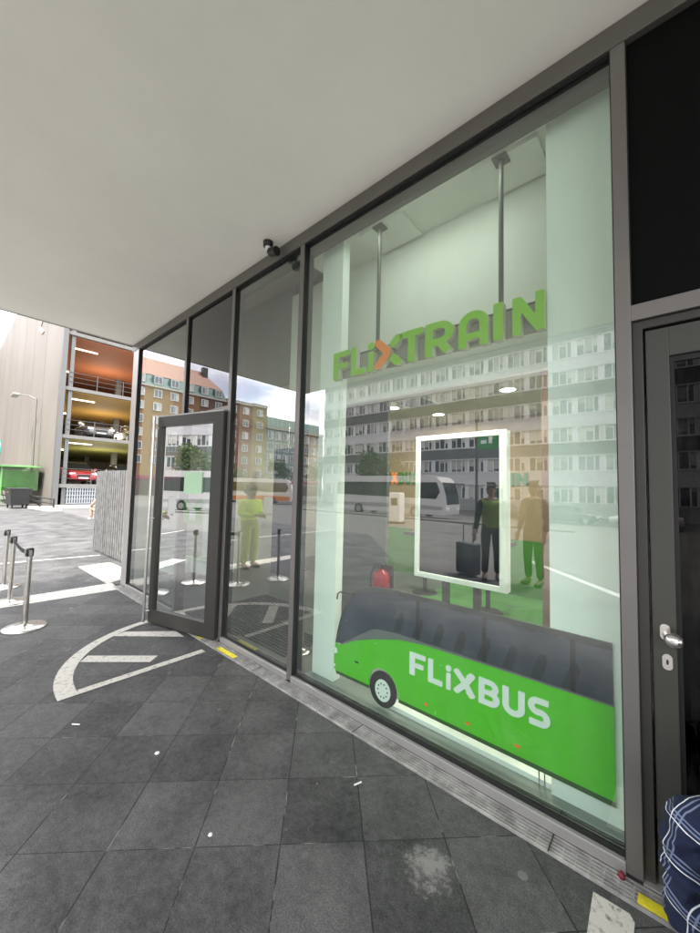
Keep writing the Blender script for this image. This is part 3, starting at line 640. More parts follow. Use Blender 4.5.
# local frame: +x from hinge to free edge; outside face looks along +y local (towards the street)
f = MB(); f.box(0,.15,-.03,.03,.02,2.385); f.box(Ld-.065,Ld,-.03,.03,.02,2.385); f.box(.15,Ld-.065,-.03,.03,.02,.17); f.box(.15,Ld-.065,-.03,.03,2.27,2.385); f.build('frame', M['dark_frame'], dr)
f = MB(); f.add([(.15,.0,.17),(Ld-.065,.0,.17),(Ld-.065,.0,2.27),(.15,.0,2.27)], [(0,1,2,3)]); dgo = f.build('pane', M['door_glass'], dr)
f = MB(); f.box(-.0,Ld,-.031,.031,2.3855,2.40); f.build('top_trim', M['alu_light'], dr)
f = MB(); f.tube([(Ld+.012,.075,.03),(Ld+.012,.075,2.38)], .016, 16); hb = f.build('pull_bar', M['steel'], dr)
f = MB()
for z in (.15,1.2,2.25): f.tube([(Ld-.02,.03,z),(Ld+.012,.075,z)], .008, 8)
f.build('bracket', M['steel'], hb)
f = MB(); f.box(Ld+.0005,Ld+.006,-.031,.031,.02,2.385); f.build('edge_trim', M['alu_light'], dr)
f = MB(); f.box(.18,.55,-.045,-.032,2.30,2.35); f.build('closer', M['black'], dr)
# notices stuck on the door glass
f = MB(); f.box(.30,.58,.004,.008,1.50,1.74); o = f.build('paper_notice', mat('pale_green_paper', (.40,.60,.40), .7)); 
tag(o, 'pale green printed notice taped high on the open door pane', 'notice'); o.parent = None
o.matrix_world = Matrix.Translation(dr.location) @ Matrix.Rotation(ang,4,'Z')
f = MB()
for k in range(7): f.box(.33,.33+.2*(1 if k % 3 else .6),.0,.0012,1.53+k*.027,1.538+k*.027)
f2 = MB(); f2.prism_xz([(.30,1.17),(.58,1.17),(.58,1.45),(.50,1.41),(.44,1.36),(.38,1.42),(.30,1.46)], -.010,-.006)
o = f2.build('green_poster', mat('poster_green', (.08,.50,.05), .6)); tag(o, 'bright green poster with a white pictogram below the paper notice', 'poster'); o.matrix_world = Matrix.Translation(dr.location) @ Matrix.Rotation(ang,4,'Z')
f = MB(); f.box(.39,.49,-.0055,-.0045,1.21,1.33); oo = f.build('pictogram', M['white_print'], o)

# ------------------------------------------------------------------ right hand dark door
rd = empty('dark_door', (0,0,0), 0, 'closed dark grey framed door with black glass and a steel knob', 'door')
f = MB(); f.box(-.1195,-.082,.02,.075,.02,2.372); f.box(-.082,1.05,.02,.075,2.335,2.372); f.box(1.0,1.05,.02,.075,.02,2.334); f.build('door_frame', M['dark_frame'], rd, bevel=.002)
f = MB(); f.box(-.074,.004,.035,.085,.022,2.327); f.box(.93,.992,.035,.085,.022,2.327); f.box(.004,.93,.035,.085,2.20,2.327); f.box(.004,.93,.035,.085,.022,.15); leaf = f.build('leaf', mat('charcoal_paint', (.058,.058,.050), .32, .1), rd, bevel=.002)
f = MB(); f.box(.004,.93,.058,.064,.15,2.20); f.build('pane', M['dark_glass'], leaf)
f = MB(); f.box(.0045,.02,.05,.0575,.151,2.199); f.box(.0205,.93,.05,.0575,2.175,2.199); f.build('pane_gasket', M['gasket'], leaf)
def oval(f_, x, z, w2, h2_, y0, y1):
    pts = []
    for k in range(32):
        a = 2*math.pi*k/32; pts.append((x+w2*math.cos(a), z+(h2_-w2)*(1 if math.sin(a) > 0 else -1)+w2*math.sin(a)))
    f_.prism_xz(pts, y0, y1)
ES = mat('satin_steel', (.72,.70,.66), .25, .9)
f = MB(); oval(f,-.033,1.035,.0165,.032,.026,.0349); r1 = f.build('rosette', ES, rd, bevel=.002)
f = MB(); f.tube([(-.033,.03,1.03),(-.030,-.012,1.026)], .009, 14); ng = f.build('knob_neck', ES, rd)
f = MB(); prof = [(.001,0),(.012,.002),(.020,.010),(.023,.020),(.021,.032),(.014,.041),(.001,.044)]
f.lathe((0,0,0), prof, 24); kn = f.build('knob', ES, rd); kn.location = (-.036,-.024,1.022); kn.rotation_euler = (R(12),R(90),0); kn.scale = (1.3,1.25,1.35)
f = MB(); oval(f,-.028,.915,.0165,.032,.027,.0349); r2 = f.build('keyhole_rosette', ES, rd, bevel=.002)
f = MB(); oval(f,-.028,.915,.0035,.010,.0255,.0268); f.build('keyhole', M['black'], r2)
f = MB(); f.box(-.12,1.3,0,.055,2.374,2.446); f.build('door_transom', M['alu'], bl, bevel=.002)
f = MB(); f.box(-.118,1.3,.03,.05,2.447,3.724); f.build('black_panel', M['black_panel'], bl)
f = MB(); f.box(-.12,1.3,-.004,.10,.012,.021); f.build('door_threshold', M['alu_light'], bl)
f = MB(); f.box(1.3,11.8,.02,.08,.02,3.724); f.build('blind_facade', M['dark_frame'], bl)
f = MB(); f.box(-.1,1.2,1.6,1.65,.012,3.9); f.build('corridor_wall', M['black'], bl)

# CCTV spotlight on the soffit
cc_ = empty('security_camera', (-2.74,-.115,3.845), 0, 'small black and white security camera fixed under the canopy', 'security camera')
f = MB(); f.lathe((0,0,0), [(.001,-.05),(.035,-.05),(.042,-.045),(.045,0)], 28); f.build('mount', M['black'], cc_)
f = MB(); f.tube([(.0,0,-.048),(.012,-.004,-.08),(.03,-.01,-.115)], [.027,.027,.026], 20); f.build('joint', M['white'], cc_)
f = MB(); f.tube([(.035,.0,-.112),(.075,.004,-.122),(.125,.01,-.133)], [.036,.040,.040], 24); f.build('housing', M['black'], cc_)

# ------------------------------------------------------------------ slatted screen fence, left of the facade
fc = empty('slatted_fence', (0,0,0), 0, 'shoulder high grey fence of narrow upright slats beside the pavement', 'fence')
M['fence'] = mat('weathered_grey_slats', (.22,.22,.215), .6, .2, noise=.35, nscale=7)
f = MB(); x = -10.30; k = 0
while x < -6.75:
    d = .0 if k % 3 else .02
    if abs(x+9.60) > .02: f.box(x, x+.026, .56-d, .585-d, .03, 1.86)
    x += .045; k += 1
f.build('slat', M['fence'], fc)
f = MB(); f.box(-10.3,-6.75,.588,.61,.2,.26); f.box(-10.3,-6.75,.588,.61,1.6,1.66); f.build('cross_rail', M['fence'], fc)
for x in (-10.28,-9.61,-8.2,-6.8):
    f = MB(); f.box(x-.02,x+.02,.612,.66,0,1.9); f.build('post', M['dark_frame'], fc)
f = MB(); f.box(-10.3,-6.75,.64,.644,.03,1.84); f.build('backing', mat('fence_backing', (.10,.10,.10), .7), fc)

# ------------------------------------------------------------------ parking garage
GX, GY = -27.9, 2.7
pg = empty('parking_garage', (GX,GY,0), 0, 'open multi-storey car park with orange amber and olive deck ceilings', 'car park')
def at0(o): return o
def tanmat():
    m = mat('ribbed_tan_cladding', (.50,.43,.35), .6); nt = m.node_tree; b = nt.nodes['Principled BSDF']; N = nt.nodes; L = nt.links
    tc = N.new('ShaderNodeTexCoord'); n = N.new('ShaderNodeTexNoise'); n.inputs['Scale'].default_value = .18; n.inputs['Detail'].default_value = 4; L.new(tc.outputs['Object'], n.inputs['Vector'])
    wv = N.new('ShaderNodeTexWave'); wv.inputs['Scale'].default_value = 1.3; wv.bands_direction = 'X'; L.new(tc.outputs['Object'], wv.inputs['Vector'])
    r = N.new('ShaderNodeValToRGB'); r.color_ramp.elements[0].color = (.15,.132,.112,1); r.color_ramp.elements[1].color = (.185,.165,.142,1); r.color_ramp.elements[0].position = .3; r.color_ramp.elements[1].position = .7
    L.new(n.outputs['Fac'], r.inputs['Fac']); L.new(r.outputs[0], b.inputs['Base Color'])
    bp = N.new('ShaderNodeBump'); bp.inputs['Strength'].default_value = .35; bp.inputs['Distance'].default_value = .05; L.new(wv.outputs['Fac'], bp.inputs['Height']); L.new(bp.outputs[0], b.inputs['Normal'])
    return m
f = MB(); f.box(-60,-.45,0,.25,0,19.2); wl = f.build('side_wall', tanmat(), pg)
f = MB()
for k in range(1,12): f.box(-.45-k*5.1,-.42-k*5.1,-.006,.0-.001,.0,19.2)
f.build('panel_joint', mat('joint_brown', (.12,.10,.085), .8), wl)
f = MB(); n=[(-9.1,13.45),(-7.5,14.25),(-6.7,14.25),(-8.2,13.45),(-6.7,12.65),(-7.5,12.65)]; f.prism_xz([(a*1.0,b_) for a,b_ in n], -.05,-.012); f.build('chevron_emblem', mat('faded_salmon', (.44,.24,.19), .6), wl)
CON = mat('concrete', (.15,.145,.135), .8, noise=.12, nscale=2)
ceil_cols = {4.5:(.42,.42,.12), 7.5:(.58,.34,.08), 11.0:(.58,.20,.09), 14.5:(.5,.4,.2)}
for z in (1.45,4.5,7.5,11.0,14.5,18.4):
    f = MB(); f.box(-28,0,.26,32,z-.22,z); sl = f.build('deck', CON, pg)
    if z in ceil_cols:
        f = MB(); f.box(-27.9,-.25,.30,31.9,z-.25,z-.221); f.build('painted_ceiling', mat('ceiling_paint', ceil_cols[z], .7, noise=.06), sl)
    f = MB()
    for dz in (.35,.65,.95): f.tube([(-.12,.35,z+dz),(-.12,31.8,z+dz)], .014, 6)
    yy = .4
    while yy < 31.8: f.box(-.14,-.10,yy,yy+.04,z,z+1.0); yy += 1.5
    f.build('railing', mat('dark_rail', (.07,.07,.07), .5), sl)
f = MB(); f.box(-.44,.05,.0,.255,0,19.2); f.build('corner_post', mat('grey_steel_paint', (.12,.12,.115), .5, .3), pg)
for yy in (.45,5.4,10.4,15.4,20.4,25.4,30.4):
    f = MB(); f.box(-.35,-.15,yy,yy+.2,0,18.2); f.build('column', mat('grey_steel_paint', (.14,.14,.135), .5, .3), pg)
    for xx in (-9,-18):
        f = MB(); f.box(xx-.2,xx+.2,yy,yy+.4,0,18.2); f.build('column', CON, pg)
f = MB(); f.box(-28,-27.8,.26,32,0,19); f.box(-27.8,-.2,31.8,32,0,19); f.build('rear_wall', mat('dim_concrete', (.30,.24,.18), .8), pg)
for i, z in enumerate((4.5,7.5,11.0)):
    f = MB(); f.box(-2.6,-2.53,.9,2.4,z-.31,z-.26); f.build('tube_lamp', mat('lit_tube', (1,1,.9), .5, emit=(1,.93,.75), estr=1.3), pg)
    f = MB(); f.box(-9.6,-9.48,.9,2.4,z-.34,z-.26); f.build('tube_lamp', bpy.data.materials['lit_tube'], pg)
    for yy in (4,12):
        ld = bpy.data.lights.new('deck_lamp','POINT'); ld.energy = 45; ld.shadow_soft_size = 1.0; ld.color = (1,.9,.72); lo = bpy.data.objects.new('deck_lamp', ld); C.objects.link(lo); lo.parent = pg; lo.location = (-7.0,yy,z-2.2)
f = MB()
yy = .7
while yy < 20: f.box(-.06,-.03,yy,yy+.045,.25,1.2); yy += .13
for zz in (.25,.5,.75,1.0,1.2): f.box(-.07,-.02,.65,20,zz,zz+.03)
f.build('mesh_screen', mat('galvanised_mesh', (.36,.38,.40), .5, .5), pg)
f = MB(); f.box(-.9,-.8,.6,20,0,1.22); f.build('basement_wall', mat('blue_grey_wall', (.19,.21,.23), .7, noise=.1), pg)
f = MB(); f.box(-1.0,1.1,.1,20,0,.16); f.box(.9,1.1,.0,20,.16,.22); f.build('kerb', mat('pale_concrete', (.38,.36,.33), .8, noise=.1), pg)

# ------------------------------------------------------------------ cars
def car(x, y, z, rz, paint, lb, group='parked cars', dark=False):
    """front towards local +x"""
    r = empty('parked_car', (x,y,z), rz, lb, 'car', group)
    P = mat('car_paint', paint, .25, .2, coat=.6)
    sec = [(-2.15,.45,.78,.74),(-2.1,.30,.95,.80),(-1.3,.22,1.0,.86),(0,.2,.98,.88),(.9,.2,.98,.88),(1.5,.22,.90,.86),(2.0,.26,.78,.80),(2.2,.34,.66,.70)]
    vs = []; ring = 10
    for (sx,z0,z1,hw) in sec:
        m_ = (z0+z1)/2
        vs += [(sx,-hw*.85,z0),(sx,-hw,z0+.12),(sx,-hw*1.0,m_),(sx,-hw*.97,z1-.12),(sx,-hw*.82,z1),(sx,hw*.82,z1),(sx,hw*.97,z1-.12),(sx,hw*1.0,m_),(sx,hw,z0+.12),(sx,hw*.85,z0)]
    fs = [(i*ring+k,i*ring+(k+1) % ring,(i+1)*ring+(k+1) % ring,(i+1)*ring+k) for i in range(len(sec)-1) for k in range(ring)]
    fs += [tuple(range(ring))[::-1], tuple(range((len(sec)-1)*ring,len(sec)*ring))]
    f = MB(); f.add(vs, fs, 0, True); f.build('body', P, r, bevel=.02)
    cab = [(-1.75,.98,.74),(-1.25,1.40,.60),(-.2,1.47,.60),(.35,1.42,.58),(1.15,.96,.72)]
    f = MB(); a = [(p[0],-p[2],p[1]) for p in cab]; b_ = [(p[0],p[2],p[1]) for p in cab]; n = 5
    f.add(a+b_, [tuple(range(n)), tuple(range(n,2*n))[::-1]]+[(i,i+n,(i+1) % n+n,(i+1) % n) for i in range(n)]); f.build('cabin_glass', mat('car_glass', (.02,.025,.03), .08), r)
    f = MB(); f.add([(-1.25,-.61,1.41),(.33,-.59,1.43),(.33,.59,1.43),(-1.25,.61,1.41),(-.2,-.6,1.49),(-.2,.6,1.49)], [(0,4,5,3),(4,1,2,5)]); f.build('roof', P, r)
    for sx in (-1.35,1.35):
        for sy in (-.8,.8):
            f = MB(); f.tube([(sx,sy-.1,.32),(sx,sy+.1,.32)], .32, 20); wq = f.build('wheel', M['tyre'], r)
            f = MB(); f.tube([(sx,sy-.108,.32),(sx,sy+.108,.32)], .19, 14); f.build('rim', M['alu_light'], wq)
    for sy in (-.6,.6):
        f = MB(); f.box(2.02,2.2,sy-.17,sy+.17,.60,.73); f.build('headlight', mat('headlight_glass', (.8,.82,.85), .1), r, bevel=.03)
        f = MB(); f.box(-2.18,-2.08,sy-.15,sy+.15,.68,.85); f.build('tail_light', RED, r)
    f = MB(); f.box(2.12,2.215,-.36,.36,.47,.62); f.build('grille', M['black'], r)
    f = MB(); f.box(2.2,2.225,-.26,.26,.36,.45); f.build('number_plate', M['white'], r)
    f = MB(); f.box(.75,.95,-1.0,-.84,.95,1.06); f.box(.75,.95,.84,1.0,.95,1.06); f.build('mirror', P, r)
    return r
car(GX-2.9,GY+1.65,1.45,0,(.42,.02,.03),'red car facing out on the lowest deck of the car park')
car(GX-3.0,GY+4.6,1.45,0,(.02,.02,.022),'black car on the lowest deck beside the red one')
car(GX-3.0,GY+2.5,4.5,0,(.16,.15,.14),'pale car on the amber deck above the red car')
car(GX-3.0,GY+5.2,4.5,0,(.22,.20,.10),'yellowish car on the amber deck near the pane edge')

# ------------------------------------------------------------------ left background items
def wheeled_bin():
    r = empty('wheeled_bin', (-28.6,1.25,0), R(4), 'black wheeled waste container standing before the tan wall', 'bin')
    f = MB(); a = [(-.66,-.4,.2),(.66,-.4,.2),(.66,.4,.2),(-.66,.4,.2),(-.74,-.48,1.08),(.74,-.48,1.08),(.74,.48,1.08),(-.74,.48,1.08)]
    f.add(a, [(0,3,2,1),(4,5,6,7),(0,1,5,4),(1,2,6,5),(2,3,7,6),(3,0,4,7)]); f.build('tub', M['black'], r, bevel=.03)
    f = MB(); f.box(-.77,.77,-.51,.51,1.085,1.16); f.build('lid', M['black'], r, bevel=.03)
    f = MB(); f.box(-.1,.1,-.475,-.46,.88,.95); f.build('badge', M['grey_print'], r)
    for sx in (-.55,.55):
        for sy in (-.33,.33):
            f = MB(); f.tube([(sx,sy-.03,.1),(sx,sy+.03,.1)], .1, 16); f.build('wheel', M['tyre'], r)
wheeled_bin()
sh = empty('green_shelter', (-35.2,2.05,0), 0, 'green glazed shelter with a curved roof against the tan wall', 'shelter')
GG = glass('green_glazing', tint=(.6,.85,.5), base=.14)
f = MB()
pts = [(-4.3,2.35),(-4.3,2.42),(-2,2.60),(0,2.68),(2,2.64),(4.6,2.48),(4.6,2.42),(2,2.57),(0,2.61),(-2,2.53)]
f.prism_xz(pts, -1.5,.5); f.build('roof', mat('green_roof_paint', (.07,.22,.05), .4), sh)
for k in range(7):
    x = -4.1+k*1.37; f = MB(); f.box(x,x+.07,-1.40,-1.33,0,2.45); f.build('post', mat('green_post_paint', (.16,.38,.12), .4), sh)
for k in range(6):
    x = -4.03+k*1.37; f = MB(); f.box(x,x+1.30,-1.38,-1.365,.95,2.38); f.build('glazing', GG, sh)
f = MB(); f.box(4.15,4.165,-1.32,.4,.95,2.38); f.build('glazing', GG, sh)
f = MB(); f.box(-4.0,4.1,-1.2,.4,1.0,2.2); f.build('inner_panel', mat('pale_green_panel', (.20,.32,.17), .6, noise=.3, nscale=1.5), sh)
f = MB(); f.box(-4.2,4.5,-1.6,.4,0,.10); f.build('plinth', CON, sh)
def bicycle(x, y, rz, lb, col):
    r = empty('bicycle', (x,y,0.0), rz, lb, 'bicycle', 'bicycles parked by the shelter')
    for sx in (-.5,.5):
        f = MB(); f.tube([(sx+.33*math.cos(a),0,.34+.33*math.sin(a)) for a in [2*math.pi*k/20 for k in range(21)]], .018, 6, cap=False); f.build('wheel', M['tyre'], r)
    f = MB(); 
    for a, b_ in (((-.5,0,.34),(-.1,0,.32)),((-.1,0,.32),(-.22,0,.82)),((-.5,0,.34),(-.2,0,.76)),((-.1,0,.32),(.36,0,.74)),((-.2,0,.78),(.36,0,.82)),((.5,0,.34),(.35,0,.95))): f.tube([a,b_], .018, 8)
    f.build('frame', mat('bike_paint', col, .3), r)
    f = MB(); f.box(-.34,-.1,-.07,.07,.84,.89); f.build('saddle', M['black'], r, bevel=.02)
    f = MB(); f.tube([(.3,-.28,1.0),(.35,0,.97),(.3,.28,1.0)], .014, 8); f.build('handlebar', M['black'], r)
bicycle(-31.6,.45,R(80),'dark bicycle leaning by the shelter next to the waste container',(.02,.02,.03))
bicycle(-32.9,.4,R(70),'pale bicycle parked in front of the green shelter',(.5,.5,.5))
tsn = empty('teal_sign', (-31,.55,0), R(0), 'teal direction sign with white symbols above the green shelter', 'sign')
TE = mat('teal_sign_paint', (.01,.25,.20), .5)
f = MB(); f.tube([(-1.0,.05,0),(-1.0,.05,4.1)], .05, 10); f.build('pole', M['alu'], tsn)
for z0, z1, x1 in ((3.25,4.05,.35),(2.45,3.1,.1)):
    f = MB(); f.box(-1.5,x1,-.04,0,z0,z1); pn = f.build('panel', TE, tsn)
    f = MB(); xx = x1-.3; zc = (z0+z1)/2
    f.prism_xz([(xx-.22,zc+.05),(xx,zc+.25),(xx+.2,zc+.05),(xx+.05,zc+.05),(xx+.05,zc-.2),(xx-.06,zc-.2),(xx-.06,zc+.05)], -.055,-.0405); f.box(xx-.7,xx-.4,-.055,-.0405,zc-.15,zc+.2); f.box(xx-1.05,xx-.85,-.055,-.0405,zc-.2,zc+.1); f.build('symbol', M['white'], pn)
lp = empty('street_lamp', (-33.0,2.35,0), 0, 'thin grey street lamp standing in front of the tan wall', 'street lamp')
f = MB(); f.tube([(0,0,0),(0,0,3),(-.25,0,7.35)], [.09,.07,.05], 12); f.build('pole', M['alu'], lp)
f = MB(); f.tube([(-.25,0,7.3),(-1.2,-.3,7.65),(-2.3,-.7,7.8)], .04, 8); f.build('arm', M['alu'], lp)
f = MB(); f.box(-3.6,-2.2,-1.05,-.65,7.75,7.9); f.build('lantern', M['alu_light'], lp, bevel=.04)
ba = empty('low_barrier', (-27.2,1.9,0), 0, 'low dark barrier rail between the waste container and the car park', 'barrier')
f = MB(); f.tube([(-1.0,-.3,.5),(1.6,.5,.35)], .04, 8); f.tube([(-1.0,-.3,.75),(1.6,.5,.6)], .04, 8); f.build('rail', M['black'], ba)
for t in (0,.5,1): f = MB(); f.tube([(-1+2.6*t,-.3+.8*t,0),(-1+2.6*t,-.3+.8*t,.78-.15*t)], .04, 8); f.build('post', M['black'], ba)
f = MB(); f.prism_xy([(-27.9,1.6),(-24.8,2.0),(-24.6,2.6),(-27.6,2.6)], 0,.14); tag(f.build('kerb_block', bpy.data.materials['pale_concrete']), 'pale concrete kerb block at the corner of the car park', 'kerb')
# far block showing above the tan wall on the extreme left
f = MB(); f.box(-95,-82,-6,8,-.9,23); tag(f.build('distant_block', mat('dark_slate', (.06,.09,.11), .5)), 'dark slate block just beyond the end of the tan wall', 'building')

# ------------------------------------------------------------------ office block opposite (seen mirrored in the glass)
OY = -43.9
ob = empty('office_block', (-47,OY,-.9), 0, 'long white office block with ribbon windows and dark bands mirrored in the large pane', 'building')
OW = mat('office_white_panel', (.55,.535,.54), .6, noise=.04, nscale=.3); OD = mat('office_dark_panel', (.10,.105,.10), .5, noise=.05)
def ox(x): return x+47
TOPZ = 22.9; Z0 = .9      # local z = world z + .9
f = MB(); f.box(0,64,-12,-.35,0,TOPZ+.9); f.build('core', mat('office_core', (.25,.25,.25), .7), ob)
bands = [(2.45,4.0,'w'),(5.75,7.2,'d'),(8.95,10.3,'w'),(12.1,13.7,'d'),(15.35,16.65,'w'),(18.65,20.2,'d'),(21.9,23.0,'w')]
for z0, z1, c in bands:
    f = MB(); f.box(0,64,-.35,.0,z0+.9,z1+.9); f.build('spandrel', OW if c == 'w' else OD, ob)
    f = MB(); f.box(0,64,.0,.06,z0+.9-.06,z0+.9+.04); f.box(0,64,.0,.06,z1+.9-.04,z1+.9+.06); f.build('ledge', OW, ob)
f = MB(); f.box(0,64,-.35,-.02,0,.9+.55); f.build('base_wall', mat('office_base', (.30,.30,.29), .7), ob)
GLASSO = mat('office_glass', (.05,.065,.07), .06, spec=.9)
CURT = [mat('blind_a', (.55,.53,.47), .8), mat('blind_b', (.38,.36,.34), .8), mat('blind_c', (.15,.15,.16), .5)]
OWF = mat('office_window_frame', (.68,.67,.67), .5)
def owin(var, hgt):
    f = MB(); wd = 2.46
    # frame pieces
    f.box(0,wd,-.10,-.03,0,.07,0); f.box(0,wd,-.10,-.03,hgt-.07,hgt,0)
    rg = random.Random(var)
    xs_ = [0,.06,.70,.76,1.02,1.08,1.72,1.78,2.40,2.46]
    for a, b_ in ((0,.12),(.74,.84),(1.50,1.62),(1.98,2.06),(2.38,2.46)): f.box(a,b_,-.10,-.02,.07,hgt-.07,0)
    f.box(2.06,2.38,-.09,-.05,.07,hgt-.07,0 if var % 2 else 2)
    f.box(.12,.74,-.16,-.15,.07,hgt-.07,1); f.box(.84,1.50,-.16,-.15,.07,hgt-.07,1); f.box(1.62,1.98,-.16,-.15,.07,hgt-.07,1)
    for a, b_ in ((.12,.74),(.84,1.50),(1.62,1.98)):
        if rg.random() < .7:
            t = rg.choice((.2,.35,.55,.8,.95)); f.box(a+.01,b_-.01,-.145,-.14,hgt-.07-(hgt-.14)*t,hgt-.08,rg.choice((2,3)))
    return f.mesh('window', [OWF, GLASSO, CURT[0], CURT[1]])
rows = [(.95,2.43,4),(4.04,1.67,0),(7.27,1.65,0),(10.34,1.72,0),(13.74,1.57,0),(16.70,1.91,0),(20.24,1.62,0)]
rows = [(.58,1.83),(4.06,1.63),(7.27,1.62),(10.37,1.67),(13.76,1.53),(16.72,1.87),(20.27,1.57)]
OM = {}
wins = []
for ri_, (z, h_) in enumerate(rows):
    OM[ri_] = [owin(17*ri_+v, h_) for v in range(9)]
    for k in range(26): wins.append((ri_, k, z+.9, abs(k*2.46-43)+ (6 if ri_ == 6 else 0)*10))
order = sorted(wins, key=lambda t: t[3])
vis = set((a, b_) for a, b_, _, _ in order[:100]); rest = MB()
rg = random.Random(3)
for a, k, z, _ in wins:
    me = rg.choice(OM[a])
    if (a, k) in vis:
        o = bpy.data.objects.new('window', me); C.objects.link(o); o.parent = ob; o.location = (k*2.46+.02, 0, z)
    else:
        vv = [(v.co.x+k*2.46+.02, v.co.y, v.co.z+z) for v in me.vertices]
        off = len(rest.v); rest.v += vv
        for p in me.polygons: rest.f.append([i+off for i in p.vertices]); rest.m.append(p.material_index); rest.sm.append(False)
o = rest.build('window_rows', [OWF, GLASSO, CURT[0], CURT[1]], ob); o['kind'] = 'stuff'
f = MB(); f.box(-.3,64.3,-12.3,.3,TOPZ+.905,TOPZ+1.3); f.build('roof_slab', OW, ob)

# ------------------------------------------------------------------ apartment houses along the far street
BX = -76
AWF = mat('white_window_frame', (.70,.70,.68), .5); AG = mat('apartment_glass', (.10,.12,.14), .08, spec=.9); ACU = mat('net_curtain', (.45,.45,.43), .8)
def awin(wd, h_, v):
    f = MB()      # facing +x, local y along facade
    f.box(0,.08,0,wd,0,.1,0); f.box(0,.08,0,wd,h_-.1,h_,0); f.box(0,.08,0,.1,.1,h_-.1,0); f.box(0,.08,wd-.1,wd,.1,h_-.1,0); f.box(0,.07,wd*.5-.04,wd*.5+.04,.1,h_-.1,0)
    f.box(.01,.03,.1,wd-.1,.1,h_-.1,1)
    if v % 3: f.box(.031,.036,.12,wd*(.35 if v % 2 else .62),.12,h_-.12,2)
    return f.mesh('window', [AWF, AG, ACU])
def apartment(name_lb, y0, y1, ztop, rowsz, segs, pitch_, wd, wh_, mansard=None, roofcol=(.45,.16,.09), tile=False, shop=True, depth=12, dormer=True):
    r = empty('apartment_house', (BX,y0,-.9), 0, name_lb, 'building', None)
    for a, b_, col in segs:
        f = MB(); f.box(-depth,0,a-y0,b_-y0,0,ztop+.9); f.build('wall', mat('apartment_render', col, .8, noise=.08, nscale=.5), r)
    wm = [awin(wd, wh_, v) for v in range(4)]; rg = random.Random(int(-y0)); cnt = 0
    n_ = int((y1-y0)/pitch_)
    for z in rowsz:
        for k in range(n_):
            y = (k+.5)*pitch_-wd/2+(y1-y0-n_*pitch_)/2
            o = bpy.data.objects.new('window', rg.choice(wm)); C.objects.link(o); o.parent = r; o.location = (.003,y,z+.9)
    f = MB(); f.box(.0,.25,0,y1-y0,ztop+.9-.35,ztop+.9); f.build('cornice', mat('cornice', (.4,.38,.33), .7), r)
    f = MB(); f.box(.0,.06,0,y1-y0,.3,3.9); f.build('shop_front', mat('shop_front', (.10,.08,.07), .4, noise=.5, nscale=.8), r)
    f = MB(); f.box(.061,.12,0,y1-y0,3.4,4.0); f.build('shop_fascia', mat('shop_fascia', (.28,.05,.10), .5, noise=.4, nscale=.3), r)
    if mansard:
        mz = ztop+.9; f = MB(); f.add([(0,0,mz),(0,y1-y0,mz),(-1.1,y1-y0-.6,mz+mansard),(-1.1,.6,mz+mansard),(-depth,0,mz),(-depth,y1-y0,mz),(-depth+1,y1-y0-.6,mz+mansard),(-depth+1,.6,mz+mansard)],
            [(0,1,2,3),(1,5,6,2),(5,4,7,6),(4,0,3,7),(3,2,6,7)]); f.build('mansard', mat('green_copper', (.07,.13,.12), .6, noise=.15, nscale=.6), r)
        for k in range(n_):
            y = (k+.5)*pitch_+(y1-y0-n_*pitch_)/2
            f = MB(); f.box(-1.2,-.12,y-wd/2-.15,y+wd/2+.15,mz+.25,mz+mansard-.25); dm = f.build('dormer', mat('dormer_green', (.10,.17,.15), .6) if k == 0 else bpy.data.materials['dormer_green'], r)
            o = bpy.data.objects.new('window', wm[k % 4]); C.objects.link(o); o.parent = dm; o.location = (-.118,y-wd/2,mz+.4)
        f = MB(); hz = mz+mansard; f.add([(-1.0,.5,hz+.002),(-1.0,y1-y0-.5,hz+.002),(-5,y1-y0-5,hz+4.4),(-5,4,hz+4.4),(-depth+1,.5,hz+.002),(-depth+1,y1-y0-.5,hz+.002)], [(0,1,2,3),(1,5,2),(5,4,3,2),(4,0,3)])
        f.build('roof', mat('salmon_tiles', (.30,.185,.14), .8, noise=.22, nscale=2.5), r)
        f = MB(); f.box(-4.6,-3.6,3,4.2,hz+2,hz+5.2); f.box(-4.6,-3.6,y1-y0-9,y1-y0-7.6,hz+2,hz+5.6); f.build('chimney', M['dark_frame'], r)
    else:
        f = MB(); f.box(-depth-.1,.2,-.0,y1-y0,ztop+.9002,ztop+1.2); f.build('roof', mat('flat_roof', (.2,.2,.2), .8), r)
    return r
# real y is the mirror of what the pane shows (virtual y 8..41 -> -8..-41)
apartment('brown and ochre apartment house with green mansard and salmon tiled roof', -41,-8,20.9,[18.6-2.62*k for k in range(6)],
          [(-41,-34.6,(.12,.065,.045)),(-34.6,-29,(.21,.11,.05)),(-29,-23.5,(.27,.18,.08)),(-23.5,-8,(.21,.105,.055))], 3.22, 1.55, 1.55, mansard=2.3)
apartment('reddish brown apartment house of six rows of white windows', -47.9,-41.02,21.2,[18.6-2.96*k for k in range(6)],[(-47.9,-41.02,(.155,.07,.05))], 3.3,1.5,1.6)
apartment('olive yellow apartment house between the reddish and the glazed houses', -52.1,-47.92,21.4,[18.7-2.96*k for k in range(6)],[(-52.1,-47.92,(.22,.19,.10))], 3.4,1.6,1.6)
r = apartment('pale green glazed apartment house with loggias beyond the olive house', -72,-52.12,16.6,[13.6-2.9*k for k in range(5)],[(-72,-62,(.20,.13,.09)),(-62,-52.12,(.16,.23,.20))], 2.45,1.7,2.0)
f = MB(); f.box(-8,-1.2,.5,19.4,17.9,20.3); po = f.build('penthouse', mat('teal_glazing', (.16,.28,.26), .15), r)
f = MB()
for k in range(13): f.box(-1.19,-1.12,.6+k*1.5,.68+k*1.5,17.9,20.3)
f.build('glazing_bar', AWF, po)

